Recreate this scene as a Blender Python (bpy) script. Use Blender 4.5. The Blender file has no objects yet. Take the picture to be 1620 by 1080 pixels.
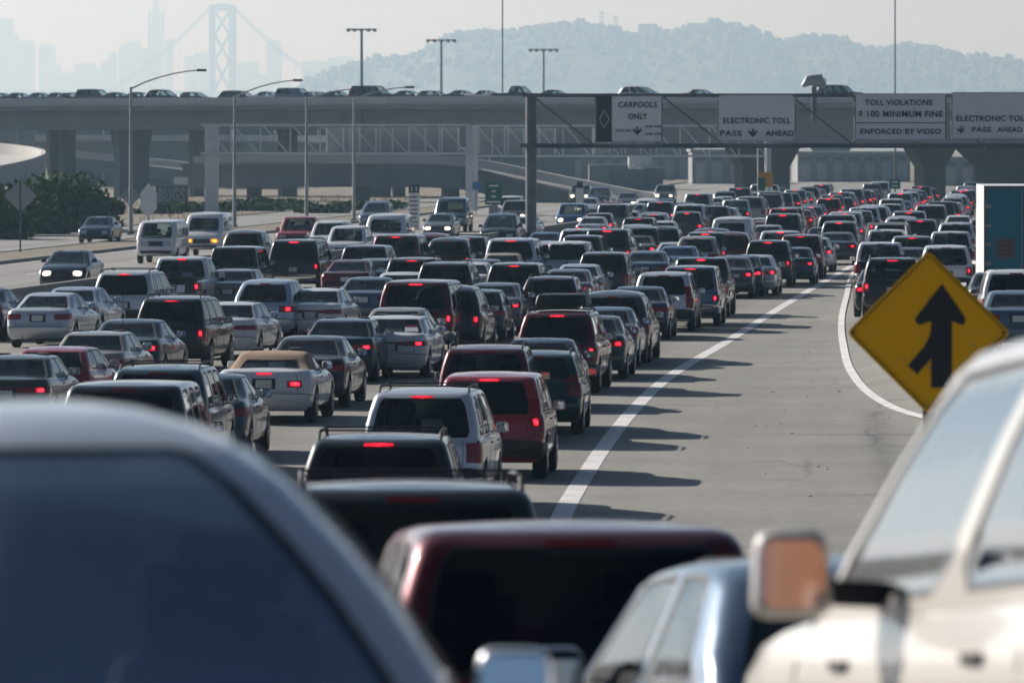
import bpy, bmesh, math, random
from mathutils import Vector, Matrix
random.seed(11)
sc = bpy.context.scene
C = sc.collection
rad = math.radians

# ------------------------------------------------------------------ camera
F = 10000.0            # focal length in photograph pixels (1620 wide)
ZC = 5.4               # eye height over the level road ahead
cam = bpy.data.objects.new('camera', bpy.data.cameras.new('camera'))
C.objects.link(cam)
cam.location = (0, 0, ZC)
cam.rotation_euler = (rad(90), 0, 0)
cam.data.sensor_width = 36.0
cam.data.lens = F / 1620 * 36
cam.data.shift_y = -315 / 1620
cam.data.clip_start = 0.5
cam.data.clip_end = 30000
cam.data.dof.use_dof = True
cam.data.dof.focus_distance = 140
cam.data.dof.aperture_fstop = 5.2
sc.camera = cam

# ------------------------------------------------------------------ sky, sun, exposure
SUN_AZ, SUN_EL = 50.0, 26.0        # degrees left of straight ahead, degrees up
world = bpy.data.worlds.new('World')
sc.world = world
world.use_nodes = True
nt = world.node_tree
nt.nodes.clear()
sky = nt.nodes.new('ShaderNodeTexSky')
sky.sky_type = 'NISHITA'
sky.sun_disc = False
sky.sun_elevation = rad(SUN_EL)
sky.sun_rotation = rad(360 - SUN_AZ)
sky.air_density = 0.45
sky.dust_density = 1.2
sky.ozone_density = 3.0
bg = nt.nodes.new('ShaderNodeBackground')
bg.inputs[1].default_value = 0.05
wo = nt.nodes.new('ShaderNodeOutputWorld')
nt.links.new(sky.outputs[0], bg.inputs[0])
nt.links.new(bg.outputs[0], wo.inputs[0])
sun = bpy.data.objects.new('sun', bpy.data.lights.new('sun', 'SUN'))
C.objects.link(sun)
sun.data.energy = 5.0
sun.data.angle = rad(0.55)
sun.data.color = (1.0, 0.975, 0.945)
sd = Vector((-math.sin(rad(SUN_AZ)) * math.cos(rad(SUN_EL)), math.cos(rad(SUN_AZ)) * math.cos(rad(SUN_EL)), math.sin(rad(SUN_EL))))
sun.rotation_euler = sd.to_track_quat('Z', 'Y').to_euler()
sun.location = (-60, 60, 80)
sc.view_settings.view_transform = 'Standard'
sc.view_settings.look = 'None'
sc.view_settings.gamma = 1.0
sc.view_settings.use_curve_mapping = False
sc.view_settings.exposure = 0.48
cy = sc.cycles
cy.max_bounces = 6
cy.diffuse_bounces = 2
cy.glossy_bounces = 3
cy.transmission_bounces = 4
cy.transparent_max_bounces = 10
cy.volume_bounces = 0
cy.caustics_reflective = False
cy.caustics_refractive = False
cy.sample_clamp_indirect = 6.0
cy.use_denoising = True

# ------------------------------------------------------------------ small helpers
def W(px, py, d):
    """a point at distance d seen at photograph pixel (px, py)"""
    return Vector(((px - 810) * d / F, d, ZC - (py - 225) * d / F))

def lerp(a, b, t):
    return a + (b - a) * t

def interp(x, pts):
    if x <= pts[0][0]:
        return pts[0][1]
    for (x0, y0), (x1, y1) in zip(pts, pts[1:]):
        if x <= x1:
            return lerp(y0, y1, (x - x0) / (x1 - x0))
    return pts[-1][1]

def smooth_curve(pts):
    """monotone-ish cubic through points"""
    n = len(pts)
    m = []
    for i in range(n):
        if i == 0:
            m.append((pts[1][1] - pts[0][1]) / (pts[1][0] - pts[0][0]))
        elif i == n - 1:
            m.append((pts[-1][1] - pts[-2][1]) / (pts[-1][0] - pts[-2][0]))
        else:
            a = (pts[i][1] - pts[i - 1][1]) / (pts[i][0] - pts[i - 1][0])
            b = (pts[i + 1][1] - pts[i][1]) / (pts[i + 1][0] - pts[i][0])
            m.append(0.5 * (a + b))
    def f(x):
        if x <= pts[0][0]:
            return pts[0][1] + m[0] * (x - pts[0][0])
        if x >= pts[-1][0]:
            return pts[-1][1] + m[-1] * (x - pts[-1][0])
        for i in range(n - 1):
            if x <= pts[i + 1][0]:
                h = pts[i + 1][0] - pts[i][0]
                t = (x - pts[i][0]) / h
                t2, t3 = t * t, t * t * t
                return ((2 * t3 - 3 * t2 + 1) * pts[i][1] + (t3 - 2 * t2 + t) * h * m[i]
                        + (-2 * t3 + 3 * t2) * pts[i + 1][1] + (t3 - t2) * h * m[i + 1])
    return f

def sstep(a, b, x):
    t = min(1, max(0, (x - a) / (b - a)))
    return t * t * (3 - 2 * t)

def ob(name, mesh, parent=None, kind=None, label=None, cat=None, group=None):
    o = bpy.data.objects.new(name, mesh)
    C.objects.link(o)
    if parent is not None:
        o.parent = parent
    if kind:
        o['kind'] = kind
    if label:
        o['label'] = label
    if cat:
        o['category'] = cat
    if group:
        o['group'] = group
    return o

def empty(name, loc=(0, 0, 0), label=None, cat=None, group=None):
    o = ob(name, None, None, None, label, cat, group)
    o.location = loc
    o.empty_display_size = 0.3
    return o

def mesh(name, verts, faces, mats=(), fm=None, smooth=None):
    me = bpy.data.meshes.new(name)
    me.from_pydata([tuple(v) for v in verts], [], faces)
    for m in mats:
        me.materials.append(m)
    if fm:
        me.polygons.foreach_set('material_index', fm)
    if smooth:
        me.polygons.foreach_set('use_smooth', [True] * len(me.polygons))
        me.set_sharp_from_angle(angle=rad(smooth))
    me.update()
    return me

class MB:
    """collects simple solids into one mesh"""
    def __init__(s):
        s.v = []
        s.f = []
    def box(s, c, size, M=None):
        c = Vector(c)
        hx, hy, hz = size[0] / 2, size[1] / 2, size[2] / 2
        b = len(s.v)
        for x, y, z in ((-hx, -hy, -hz), (hx, -hy, -hz), (hx, hy, -hz), (-hx, hy, -hz), (-hx, -hy, hz), (hx, -hy, hz), (hx, hy, hz), (-hx, hy, hz)):
            p = Vector((x, y, z))
            if M is not None:
                p = M @ p
            s.v.append(c + p)
        for q in ((0, 3, 2, 1), (4, 5, 6, 7), (0, 1, 5, 4), (1, 2, 6, 5), (2, 3, 7, 6), (3, 0, 4, 7)):
            s.f.append(tuple(b + i for i in q))
        return s
    def beam(s, p0, p1, w, h=None):
        h = h or w
        p0, p1 = Vector(p0), Vector(p1)
        d = p1 - p0
        L = d.length
        q = d.to_track_quat('Y', 'Z').to_matrix()
        return s.box((p0 + p1) / 2, (w, L, h), q)
    def tube(s, pts, r, n=8, cap=True):
        rings = []
        pts = [Vector(p) for p in pts]
        for i, p in enumerate(pts):
            d = (pts[min(i + 1, len(pts) - 1)] - pts[max(i - 1, 0)]).normalized()
            q = d.to_track_quat('Z', 'Y').to_matrix()
            rr = r[i] if isinstance(r, (list, tuple)) else r
            b = len(s.v)
            for k in range(n):
                a = 2 * math.pi * k / n
                s.v.append(p + q @ Vector((math.cos(a) * rr, math.sin(a) * rr, 0)))
            rings.append(b)
        for b0, b1 in zip(rings, rings[1:]):
            for k in range(n):
                s.f.append((b0 + k, b0 + (k + 1) % n, b1 + (k + 1) % n, b1 + k))
        if cap:
            s.f.append(tuple(rings[0] + k for k in reversed(range(n))))
            s.f.append(tuple(rings[-1] + k for k in range(n)))
        return s
    def prism(s, poly, y0, y1):
        """poly of (x,z), extruded along y"""
        n = len(poly)
        b = len(s.v)
        for y in (y0, y1):
            for x, z in poly:
                s.v.append(Vector((x, y, z)))
        s.f.append(tuple(b + i for i in range(n)))
        s.f.append(tuple(b + n + i for i in reversed(range(n))))
        for i in range(n):
            j = (i + 1) % n
            s.f.append((b + i, b + n + i, b + n + j, b + j))
        return s
    def build(s, name, mat, parent=None, smooth=None, **k):
        me = mesh(name, s.v, s.f, [mat], None, smooth)
        return ob(name, me, parent, **k)

# ------------------------------------------------------------------ materials
def pbsdf(name, color, rough=0.6, metal=0.0, coat=0.0, noise=None, bump=None, spec=None):
    m = bpy.data.materials.new(name)
    m.use_nodes = True
    t = m.node_tree
    b = t.nodes['Principled BSDF']
    b.inputs['Base Color'].default_value = (*color, 1)
    b.inputs['Roughness'].default_value = rough
    b.inputs['Metallic'].default_value = metal
    if coat:
        b.inputs['Coat Weight'].default_value = coat
        b.inputs['Coat Roughness'].default_value = 0.07
        b.inputs['Specular IOR Level'].default_value = 0.25
    if spec is not None:
        b.inputs['Specular IOR Level'].default_value = spec
    if noise:
        scale, amt = noise
        tc = t.nodes.new('ShaderNodeTexCoord')
        n = t.nodes.new('ShaderNodeTexNoise')
        n.inputs['Scale'].default_value = scale
        n.inputs['Detail'].default_value = 6
        n.inputs['Roughness'].default_value = 0.65
        t.links.new(tc.outputs['Object'], n.inputs['Vector'])
        r = t.nodes.new('ShaderNodeMapRange')
        r.inputs['From Min'].default_value = 0.25
        r.inputs['From Max'].default_value = 0.75
        r.inputs['To Min'].default_value = 1 - amt
        r.inputs['To Max'].default_value = 1 + amt
        t.links.new(n.outputs['Fac'], r.inputs['Value'])
        mx = t.nodes.new('ShaderNodeVectorMath')
        mx.operation = 'SCALE'
        mx.inputs[0].default_value = color
        t.links.new(r.outputs[0], mx.inputs['Scale'])
        t.links.new(mx.outputs[0], b.inputs['Base Color'])
        if bump:
            bp = t.nodes.new('ShaderNodeBump')
            bp.inputs['Strength'].default_value = bump
            bp.inputs['Distance'].default_value = 0.05
            t.links.new(n.outputs['Fac'], bp.inputs['Height'])
            t.links.new(bp.outputs[0], b.inputs['Normal'])
    return m

def emis(name, color, strength, base=None):
    m = pbsdf(name, base or color, 0.25)
    b = m.node_tree.nodes['Principled BSDF']
    b.inputs['Emission Color'].default_value = (*color, 1)
    b.inputs['Emission Strength'].default_value = strength
    return m

def lamp_mat(name, color, lo, hi, base):
    m = emis(name, color, 1.0, base)
    t = m.node_tree
    b = t.nodes['Principled BSDF']
    tc = t.nodes.new('ShaderNodeTexCoord')
    ds = t.nodes.new('ShaderNodeVectorMath')
    ds.operation = 'DISTANCE'
    ds.inputs[1].default_value = (.5, .5, .5)
    t.links.new(tc.outputs['Generated'], ds.inputs[0])
    mr = t.nodes.new('ShaderNodeMapRange')
    mr.interpolation_type = 'SMOOTHSTEP'
    mr.inputs['From Min'].default_value = .62
    mr.inputs['From Max'].default_value = .05
    mr.inputs['To Min'].default_value = lo
    mr.inputs['To Max'].default_value = hi
    t.links.new(ds.outputs['Value'], mr.inputs['Value'])
    vo = t.nodes.new('ShaderNodeTexVoronoi')
    vo.inputs['Scale'].default_value = 45
    t.links.new(tc.outputs['Object'], vo.inputs['Vector'])
    v2 = t.nodes.new('ShaderNodeMapRange')
    v2.inputs['From Max'].default_value = .6
    v2.inputs['To Min'].default_value = 1.35
    v2.inputs['To Max'].default_value = .35
    t.links.new(vo.outputs['Distance'], v2.inputs['Value'])
    mu = t.nodes.new('ShaderNodeMath')
    mu.operation = 'MULTIPLY'
    t.links.new(mr.outputs[0], mu.inputs[0])
    t.links.new(v2.outputs[0], mu.inputs[1])
    oi = t.nodes.new('ShaderNodeObjectInfo')
    rr = t.nodes.new('ShaderNodeMapRange')
    rr.inputs['To Min'].default_value = .4
    rr.inputs['To Max'].default_value = 1.3
    t.links.new(oi.outputs['Random'], rr.inputs['Value'])
    m2 = t.nodes.new('ShaderNodeMath')
    m2.operation = 'MULTIPLY'
    t.links.new(mu.outputs[0], m2.inputs[0])
    t.links.new(rr.outputs[0], m2.inputs[1])
    t.links.new(m2.outputs[0], b.inputs['Emission Strength'])
    return m

def paint(name, metal, rough, coat):
    m = pbsdf(name, (0.5, 0.5, 0.5), rough, metal, coat)
    t = m.node_tree
    b = t.nodes['Principled BSDF']
    oi = t.nodes.new('ShaderNodeObjectInfo')
    tc = t.nodes.new('ShaderNodeTexCoord')
    n = t.nodes.new('ShaderNodeTexNoise')
    n.inputs['Scale'].default_value = 3.0
    n.inputs['Detail'].default_value = 5
    t.links.new(tc.outputs['Object'], n.inputs['Vector'])
    # thin road dust: a little of a grey-brown film, patchy
    mr = t.nodes.new('ShaderNodeMapRange')
    mr.inputs['From Min'].default_value = 0.45
    mr.inputs['From Max'].default_value = 0.8
    mr.inputs['To Max'].default_value = 0.018
    t.links.new(n.outputs['Fac'], mr.inputs['Value'])
    mix = t.nodes.new('ShaderNodeMix')
    mix.data_type = 'RGBA'
    mix.inputs[7].default_value = (0.16, 0.145, 0.12, 1)
    t.links.new(mr.outputs[0], mix.inputs[0])
    t.links.new(oi.outputs['Color'], mix.inputs[6])
    t.links.new(mix.outputs[2], b.inputs['Base Color'])
    r2 = t.nodes.new('ShaderNodeMapRange')
    r2.inputs['From Min'].default_value = 0.3
    r2.inputs['From Max'].default_value = 0.8
    r2.inputs['To Min'].default_value = rough
    r2.inputs['To Max'].default_value = rough + 0.10
    t.links.new(n.outputs['Fac'], r2.inputs['Value'])
    t.links.new(r2.outputs[0], b.inputs['Roughness'])
    return m

def glass(name, tint, refl_min=0.03):
    m = bpy.data.materials.new(name)
    m.use_nodes = True
    t = m.node_tree
    t.nodes.clear()
    o = t.nodes.new('ShaderNodeOutputMaterial')
    mx = t.nodes.new('ShaderNodeMixShader')
    tr = t.nodes.new('ShaderNodeBsdfTransparent')
    tr.inputs[0].default_value = (*tint, 1)
    gl = t.nodes.new('ShaderNodeBsdfGlossy')
    gl.inputs['Color'].default_value = (0.85, 0.9, 0.95, 1)
    gl.inputs['Roughness'].default_value = 0.03
    fr = t.nodes.new('ShaderNodeFresnel')
    fr.inputs['IOR'].default_value = 1.45
    ad = t.nodes.new('ShaderNodeMath')
    ad.operation = 'ADD'
    ad.use_clamp = True
    ad.inputs[1].default_value = refl_min
    t.links.new(fr.outputs[0], ad.inputs[0])
    t.links.new(ad.outputs[0], mx.inputs[0])
    t.links.new(tr.outputs[0], mx.inputs[1])
    t.links.new(gl.outputs[0], mx.inputs[2])
    t.links.new(mx.outputs[0], o.inputs[0])
    return m

M = {}
M['paint'] = paint('metallic_paint', 0.45, 0.30, 0.8)
M['solid'] = paint('solid_paint', 0.0, 0.35, 0.9)
M['glass'] = glass('clear_glass', (0.62, 0.71, 0.69), 0.02)
M['tint'] = glass('privacy_glass', (0.045, 0.05, 0.055), 0.0)
M['rubber'] = pbsdf('rubber', (0.012, 0.012, 0.013), 0.7)
M['tyre'] = pbsdf('tyre', (0.018, 0.018, 0.018), 0.85, noise=(30, 0.3))
M['rim'] = pbsdf('alloy', (0.42, 0.42, 0.43), 0.35, 0.9)
M['plastic'] = pbsdf('black_plastic', (0.018, 0.019, 0.02), 0.55)
M['interior'] = pbsdf('cabin_trim', (0.06, 0.058, 0.056), 0.85, noise=(8, 0.25))
M['seat'] = pbsdf('seat_cloth', (0.08, 0.077, 0.072), 0.9, noise=(20, 0.3))
M['pale_trim'] = pbsdf('pale_cabin_trim', (0.36, 0.37, 0.38), 0.85, noise=(8, 0.15))
M['skin'] = pbsdf('skin', (0.36, 0.17, 0.10), 0.5)
M['shirt'] = pbsdf('rust_shirt', (0.50, 0.20, 0.10), 0.9)
M['hair'] = pbsdf('brown_hair', (0.05, 0.025, 0.012), 0.6, noise=(60, 0.4))
M['chrome'] = pbsdf('chrome', (0.75, 0.75, 0.76), 0.12, 1.0)
M['mirror'] = pbsdf('mirror_silver', (0.8, 0.82, 0.82), 0.03, 1.0)
M['tail'] = pbsdf('red_lens', (0.22, 0.008, 0.012), 0.2, 0, 0.5)
M['tail_on'] = lamp_mat('lit_red_lens', (1.0, 0.016, 0.035), 0.7, 14.0, (0.4, 0.01, 0.015))
M['high_on'] = lamp_mat('lit_brake_strip', (1.0, 0.014, 0.035), 1.6, 9.0, (0.4, 0.01, 0.015))
M['lens'] = pbsdf('clear_lens', (0.55, 0.56, 0.57), 0.12, 0.3, 0.6)
M['head_on'] = lamp_mat('lit_headlamp', (1.0, 0.80, 0.52), 0.3, 22.0, (0.6, 0.6, 0.6))
M['amber_on'] = lamp_mat('lit_amber_lamp', (1.0, 0.30, 0.03), 0.3, 8.0, (0.6, 0.25, 0.05))
M['plate'] = pbsdf('plate_white', (0.55, 0.55, 0.55), 0.5, noise=(25, 0.25))
M['softtop'] = pbsdf('beige_cloth', (0.36, 0.25, 0.165), 0.9, noise=(14, 0.15), bump=0.15)
M['steel'] = pbsdf('galvanised_steel', (0.30, 0.32, 0.33), 0.5, 0.4, noise=(1.5, 0.2))
M['pale_steel'] = pbsdf('pale_steel', (0.62, 0.65, 0.66), 0.6, 0.0, noise=(1.5, 0.1))
M['dark_steel'] = pbsdf('dark_steel', (0.12, 0.13, 0.14), 0.55, 0.3, noise=(1.5, 0.25))
M['concrete'] = pbsdf('concrete', (0.22, 0.22, 0.215), 0.85, noise=(0.25, 0.22), bump=0.2)
M['concrete_pale'] = pbsdf('pale_concrete', (0.50, 0.48, 0.45), 0.85, noise=(0.3, 0.12), bump=0.15)
M['sign_white'] = pbsdf('sign_white', (0.76, 0.77, 0.77), 0.55, noise=(0.8, 0.07))
M['sign_back'] = pbsdf('sign_back', (0.30, 0.32, 0.33), 0.5, 0.2, noise=(1.2, 0.15))
M['sign_black'] = pbsdf('sign_black', (0.012, 0.013, 0.016), 0.5)
M['sign_green'] = pbsdf('sign_green', (0.01, 0.13, 0.075), 0.5)
M['sign_yellow'] = pbsdf('sign_yellow', (0.93, 0.47, 0.0), 0.5, spec=0.15)
M['sign_orange'] = pbsdf('sign_orange', (0.6, 0.27, 0.02), 0.5)
M['sign_blue'] = pbsdf('sign_blue', (0.05, 0.18, 0.5), 0.5)
M['line'] = pbsdf('road_paint', (0.66, 0.65, 0.62), 0.7, noise=(1.3, 0.32))
M['leaf'] = pbsdf('leaf', (0.045, 0.10, 0.02), 0.8, noise=(0.9, 0.6), spec=0.1)
M['leaf_dry'] = pbsdf('dry_leaf', (0.20, 0.17, 0.06), 0.8, noise=(0.6, 0.4))
M['bark'] = pbsdf('bark', (0.09, 0.07, 0.05), 0.9, noise=(6, 0.3))
M['dry_grass'] = pbsdf('dry_grass', (0.22, 0.165, 0.085), 0.9, noise=(0.5, 0.3))
M['wood_far'] = pbsdf('island_wood', (0.035, 0.05, 0.035), 0.9, noise=(0.02, 0.25))
M['city'] = pbsdf('city_facade', (0.22, 0.22, 0.22), 0.7)
M['bridge_grey'] = pbsdf('bridge_grey', (0.30, 0.31, 0.32), 0.6)
M['teal'] = pbsdf('trailer_teal', (0.0, 0.19, 0.25), 0.4, noise=(1.5, 0.2))
M['white_paint'] = pbsdf('trailer_white', (0.72, 0.72, 0.70), 0.4, noise=(1.0, 0.07))
M['mirror_fill_brown'] = pbsdf('mirror_fill_brown', (0.20, 0.078, 0.036), 0.5, noise=(2, 0.15))
M['brick'] = pbsdf('warehouse_wall', (0.22, 0.23, 0.24), 0.8, noise=(0.1, 0.15))

def ground_mat():
    m = bpy.data.materials.new('dry_ground')
    m.use_nodes = True
    t = m.node_tree
    b = t.nodes['Principled BSDF']
    b.inputs['Roughness'].default_value = 0.95
    tc = t.nodes.new('ShaderNodeTexCoord')
    n = t.nodes.new('ShaderNodeTexNoise')
    n.inputs['Scale'].default_value = 0.35
    n.inputs['Detail'].default_value = 8
    n.inputs['Roughness'].default_value = 0.7
    t.links.new(tc.outputs['Object'], n.inputs['Vector'])
    cr = t.nodes.new('ShaderNodeValToRGB')
    cr.color_ramp.elements[0].position = 0.35
    cr.color_ramp.elements[0].color = (0.125, 0.11, 0.075, 1)
    cr.color_ramp.elements[1].position = 0.68
    cr.color_ramp.elements[1].color = (0.23, 0.19, 0.13, 1)
    t.links.new(n.outputs['Fac'], cr.inputs['Fac'])
    t.links.new(cr.outputs[0], b.inputs['Base Color'])
    return m
M['ground'] = ground_mat()

def asphalt_mat(name, base, lane_w, lane_o):
    """uv.x = metres across from the solid edge line, uv.y = metres along"""
    m = bpy.data.materials.new(name)
    m.use_nodes = True
    t = m.node_tree
    N, L = t.nodes, t.links
    b = N['Principled BSDF']
    b.inputs['Roughness'].default_value = 0.85
    b.inputs['Specular IOR Level'].default_value = 0.25
    uv = N.new('ShaderNodeUVMap')
    sep = N.new('ShaderNodeSeparateXYZ')
    L.new(uv.outputs[0], sep.inputs[0])
    def noise(scale, detail, rough=0.6, vec=None):
        n = N.new('ShaderNodeTexNoise')
        n.inputs['Scale'].default_value = scale
        n.inputs['Detail'].default_value = detail
        n.inputs['Roughness'].default_value = rough
        L.new(vec or uv.outputs[0], n.inputs['Vector'])
        return n.outputs['Fac']
    def rng(v, a, b_, c, d):
        r = N.new('ShaderNodeMapRange')
        r.inputs['From Min'].default_value = a
        r.inputs['From Max'].default_value = b_
        r.inputs['To Min'].default_value = c
        r.inputs['To Max'].default_value = d
        L.new(v, r.inputs['Value'])
        return r.outputs[0]
    def mul(a, b_):
        x = N.new('ShaderNodeMath')
        x.operation = 'MULTIPLY'
        L.new(a, x.inputs[0])
        L.new(b_, x.inputs[1])
        return x.outputs[0]
    grain = rng(noise(28, 3, 0.8), 0.3, 0.7, 0.80, 1.2)
    blot = mul(rng(noise(0.22, 6, 0.6), 0.3, 0.7, 0.86, 1.12), rng(noise(4.0, 5, 0.75), 0.3, 0.7, 0.84, 1.15))
    # streaks stretched along the road, so they lie along the wheel paths
    mp = N.new('ShaderNodeMapping')
    mp.inputs['Scale'].default_value = (1.1, 0.03, 1)
    L.new(uv.outputs[0], mp.inputs[0])
    streak = rng(noise(1.0, 4, 0.6, mp.outputs[0]), 0.32, 0.7, 0.93, 1.05)
    # tar-filled cracks across and along
    mp2 = N.new('ShaderNodeMapping')
    mp2.inputs['Scale'].default_value = (0.32, 0.11, 1)
    L.new(uv.outputs[0], mp2.inputs[0])
    wob = N.new('ShaderNodeTexNoise')
    wob.inputs['Scale'].default_value = 1.7
    wob.inputs['Detail'].default_value = 5
    L.new(mp2.outputs[0], wob.inputs['Vector'])
    addv = N.new('ShaderNodeVectorMath')
    addv.operation = 'MULTIPLY_ADD'
    L.new(wob.outputs['Color'], addv.inputs[0])
    addv.inputs[1].default_value = (0.35, 0.35, 0)
    L.new(mp2.outputs[0], addv.inputs[2])
    vo = N.new('ShaderNodeTexVoronoi')
    vo.feature = 'DISTANCE_TO_EDGE'
    vo.inputs['Scale'].default_value = 0.55
    L.new(addv.outputs[0], vo.inputs['Vector'])
    crack = rng(vo.outputs['Distance'], 0.0, 0.010, 0.70, 1.0)
    mask = rng(noise(0.12, 3, 0.5), 0.56, 0.66, 1.0, 0.0)
    cm = N.new('ShaderNodeMath')
    cm.operation = 'MAXIMUM'
    L.new(crack, cm.inputs[0])
    L.new(mask, cm.inputs[1])
    # darker oil drip band down the middle of each lane
    pp = N.new('ShaderNodeMath')
    pp.operation = 'PINGPONG'
    pp.inputs[1].default_value = lane_w / 2
    sh = N.new('ShaderNodeMath')
    sh.operation = 'ADD'
    sh.inputs[1].default_value = lane_o
    L.new(sep.outputs[0], sh.inputs[0])
    L.new(sh.outputs[0], pp.inputs[0])
    oil = rng(pp.outputs[0], 0.0, 0.9, 0.80, 1.0)
    on_lane = rng(sep.outputs[0], -0.6, 0.2, 0.0, 1.0)
    om = N.new('ShaderNodeMath')
    om.operation = 'MAXIMUM'
    L.new(oil, om.inputs[0])
    L.new(on_lane, om.inputs[1])
    wn = noise(0.9, 6, 0.7)
    rough_n = noise(3.5, 6, 0.75)
    def band(axis, c0, half, wob_, dark, u0, u1, other):
        # a worn line across or along the road, broken up by noise
        o1 = N.new('ShaderNodeMath')
        o1.operation = 'MULTIPLY_ADD'
        o1.inputs[1].default_value = wob_
        o1.inputs[2].default_value = -c0 - wob_ * .5
        L.new(wn, o1.inputs[0])
        o2 = N.new('ShaderNodeMath')
        o2.operation = 'ADD'
        L.new(o1.outputs[0], o2.inputs[0])
        L.new(sep.outputs[axis], o2.inputs[1])
        ab_ = N.new('ShaderNodeMath')
        ab_.operation = 'ABSOLUTE'
        L.new(o2.outputs[0], ab_.inputs[0])
        k1 = rng(ab_.outputs[0], 0.0, half, 1.0, 0.0)
        k2 = rng(sep.outputs[other], u0, u0 + 1.0, 0.0, 1.0)
        k3 = rng(sep.outputs[other], u1 - 1.0, u1, 1.0, 0.0)
        k4 = rng(rough_n, 0.35, 0.62, 0.15, 1.0)
        kk = mul(mul(k1, k2), mul(k3, k4))
        return rng(kk, 0.0, 1.0, 1.0, dark)
    marks = mul(mul(band(1, 117.0, .55, 1.2, .55, 2.6, 9.0, 0), band(1, 95.5, .45, 1.0, .45, 3.2, 9.5, 0)), mul(band(0, 4.9, .38, .7, .62, 94, 128, 1), band(0, 3.6, .10, .3, .6, 101, 108, 1)))
    marks = mul(marks, mul(band(1, 139.0, .4, 1.0, .75, 1.5, 7, 0), band(1, 171.0, .5, 1.0, .8, .8, 5, 0)))
    f = mul(mul(mul(mul(grain, blot), mul(streak, cm.outputs[0])), om.outputs[0]), marks)
    sc_ = N.new('ShaderNodeVectorMath')
    sc_.operation = 'SCALE'
    sc_.inputs[0].default_value = base
    L.new(f, sc_.inputs['Scale'])
    L.new(sc_.outputs[0], b.inputs['Base Color'])
    bp = N.new('ShaderNodeBump')
    bp.inputs['Strength'].default_value = 0.25
    bp.inputs['Distance'].default_value = 0.02
    L.new(grain, bp.inputs['Height'])
    L.new(bp.outputs[0], b.inputs['Normal'])
    return m
M['asphalt'] = asphalt_mat('asphalt', (0.262, 0.255, 0.228), 4.75, 1.75)
M['asphalt2'] = asphalt_mat('old_asphalt', (0.30, 0.29, 0.265), 3.7, 0.6)

# ------------------------------------------------------------------ the lie of the road
XL = smooth_curve([(-40, 5.2), (0, 3.4), (20, 2.45), (32, 2.05), (43, 1.35), (57, 0.75), (75, 0.50), (88, 0.68), (105, 1.31), (127, 2.41), (146, 3.65),
                   (171, 5.8), (208, 8.9), (270, 14.3), (333, 19.8), (515, 35.0), (900, 66.0)])
XR = smooth_curve([(-40, 26), (20, 19), (60, 12.6), (85, 9.7), (100, 8.55), (112, 8.0), (123, 7.72), (133, 7.62), (147, 7.9), (167, 8.75), (190, 9.9), (216, 11.4), (270, 14.75), (333, 20.3)])
ZP = smooth_curve([(-60, 4.1), (-10, 3.85), (4, 3.6), (12, 3.22), (17, 2.84), (22, 2.40), (29, 1.86), (36, 1.50), (43, 1.25), (57, 0.80), (75, 0.36), (97, 0.06), (112, 0.0), (140, 0.0), (200, 0.0), (900, 0.0)])
BAR = smooth_curve([(-40, -24.5), (0, -24.3), (220, -23.5), (333, -19.4), (515, -18.8), (900, -19)])
def zroad(x, y):
    e = 0.42 * sstep(XR(y) - 0.4, XR(y) + 2.2, x) * min(1, max(0, (250 - y) / 90))
    return ZP(y) + e

# ------------------------------------------------------------------ vehicles: a lofted shell
class Surf:
    def __init__(s, rows, zlo, zhi, r=0.15, bow=0.04, bowf=0.08, tr=0.03, tf=0.05, L=4.6):
        s.rows, s.zlo, s.zhi, s.r, s.bow, s.bowf, s.tr, s.tf, s.L = rows, zlo, zhi, r, bow, bowf, tr, tf, L
    def row(s, v):
        R = s.rows
        if v <= R[0][0]:
            return R[0][1:]
        for p, q in zip(R, R[1:]):
            if v <= q[0]:
                t = (v - p[0]) / (q[0] - p[0])
                return tuple(lerp(p[i], q[i], t) for i in (1, 2, 3))
        return R[-1][1:]
    def P(s, a, v):
        sg = 1 if a >= 0 else -1
        a = abs(a)
        w, yr, yf = s.row(v)
        r = min(s.r, w * 0.6)
        k = ((w - r) / w) ** 2
        yc, y1 = yr + s.bow * k, yf - s.bowf * k - r
        if a <= 1:
            x = a * (w - r); y = yr + s.bow * (x / w) ** 2
        elif a <= 2:
            th = (a - 1) * math.pi / 2
            x = w - r + r * math.sin(th); y = yc + r * (1 - math.cos(th))
        elif a <= 3:
            x = w; y = lerp(yc + r, y1, a - 2)
        elif a <= 4:
            th = (a - 3) * math.pi / 2
            x = w - r + r * math.cos(th); y = y1 + r * math.sin(th)
        else:
            x = (5 - a) * (w - r); y = yf - s.bowf * (x / w) ** 2
        mid = s.L / 2
        x *= 1 - s.tr * max(0, (mid - y) / mid) ** 2 - s.tf * max(0, (y - mid) / mid) ** 2
        z = s.zlo(y) + (s.zhi(y) - s.zlo(y)) * v
        return Vector((sg * x, y, z))
    def N(s, a, v):
        e = 0.01
        v0, v1 = max(0, v - e), min(1, v + e)
        du = s.P(a + e, v) - s.P(a - e, v) if abs(a) > 2 * e else s.P(a + 2 * e, v) - s.P(a, v)
        dv = s.P(a, v1) - s.P(a, v0)
        n = du.cross(dv)
        if n.length < 1e-9:
            return Vector((0, -1, 0))
        n.normalize()
        p = s.P(a, v)
        c = Vector((0, min(max(p.y, 1.2), s.L - 1.2), p.z))
        if n.dot(p - c) < 0:
            n = -n
        return n

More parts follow.
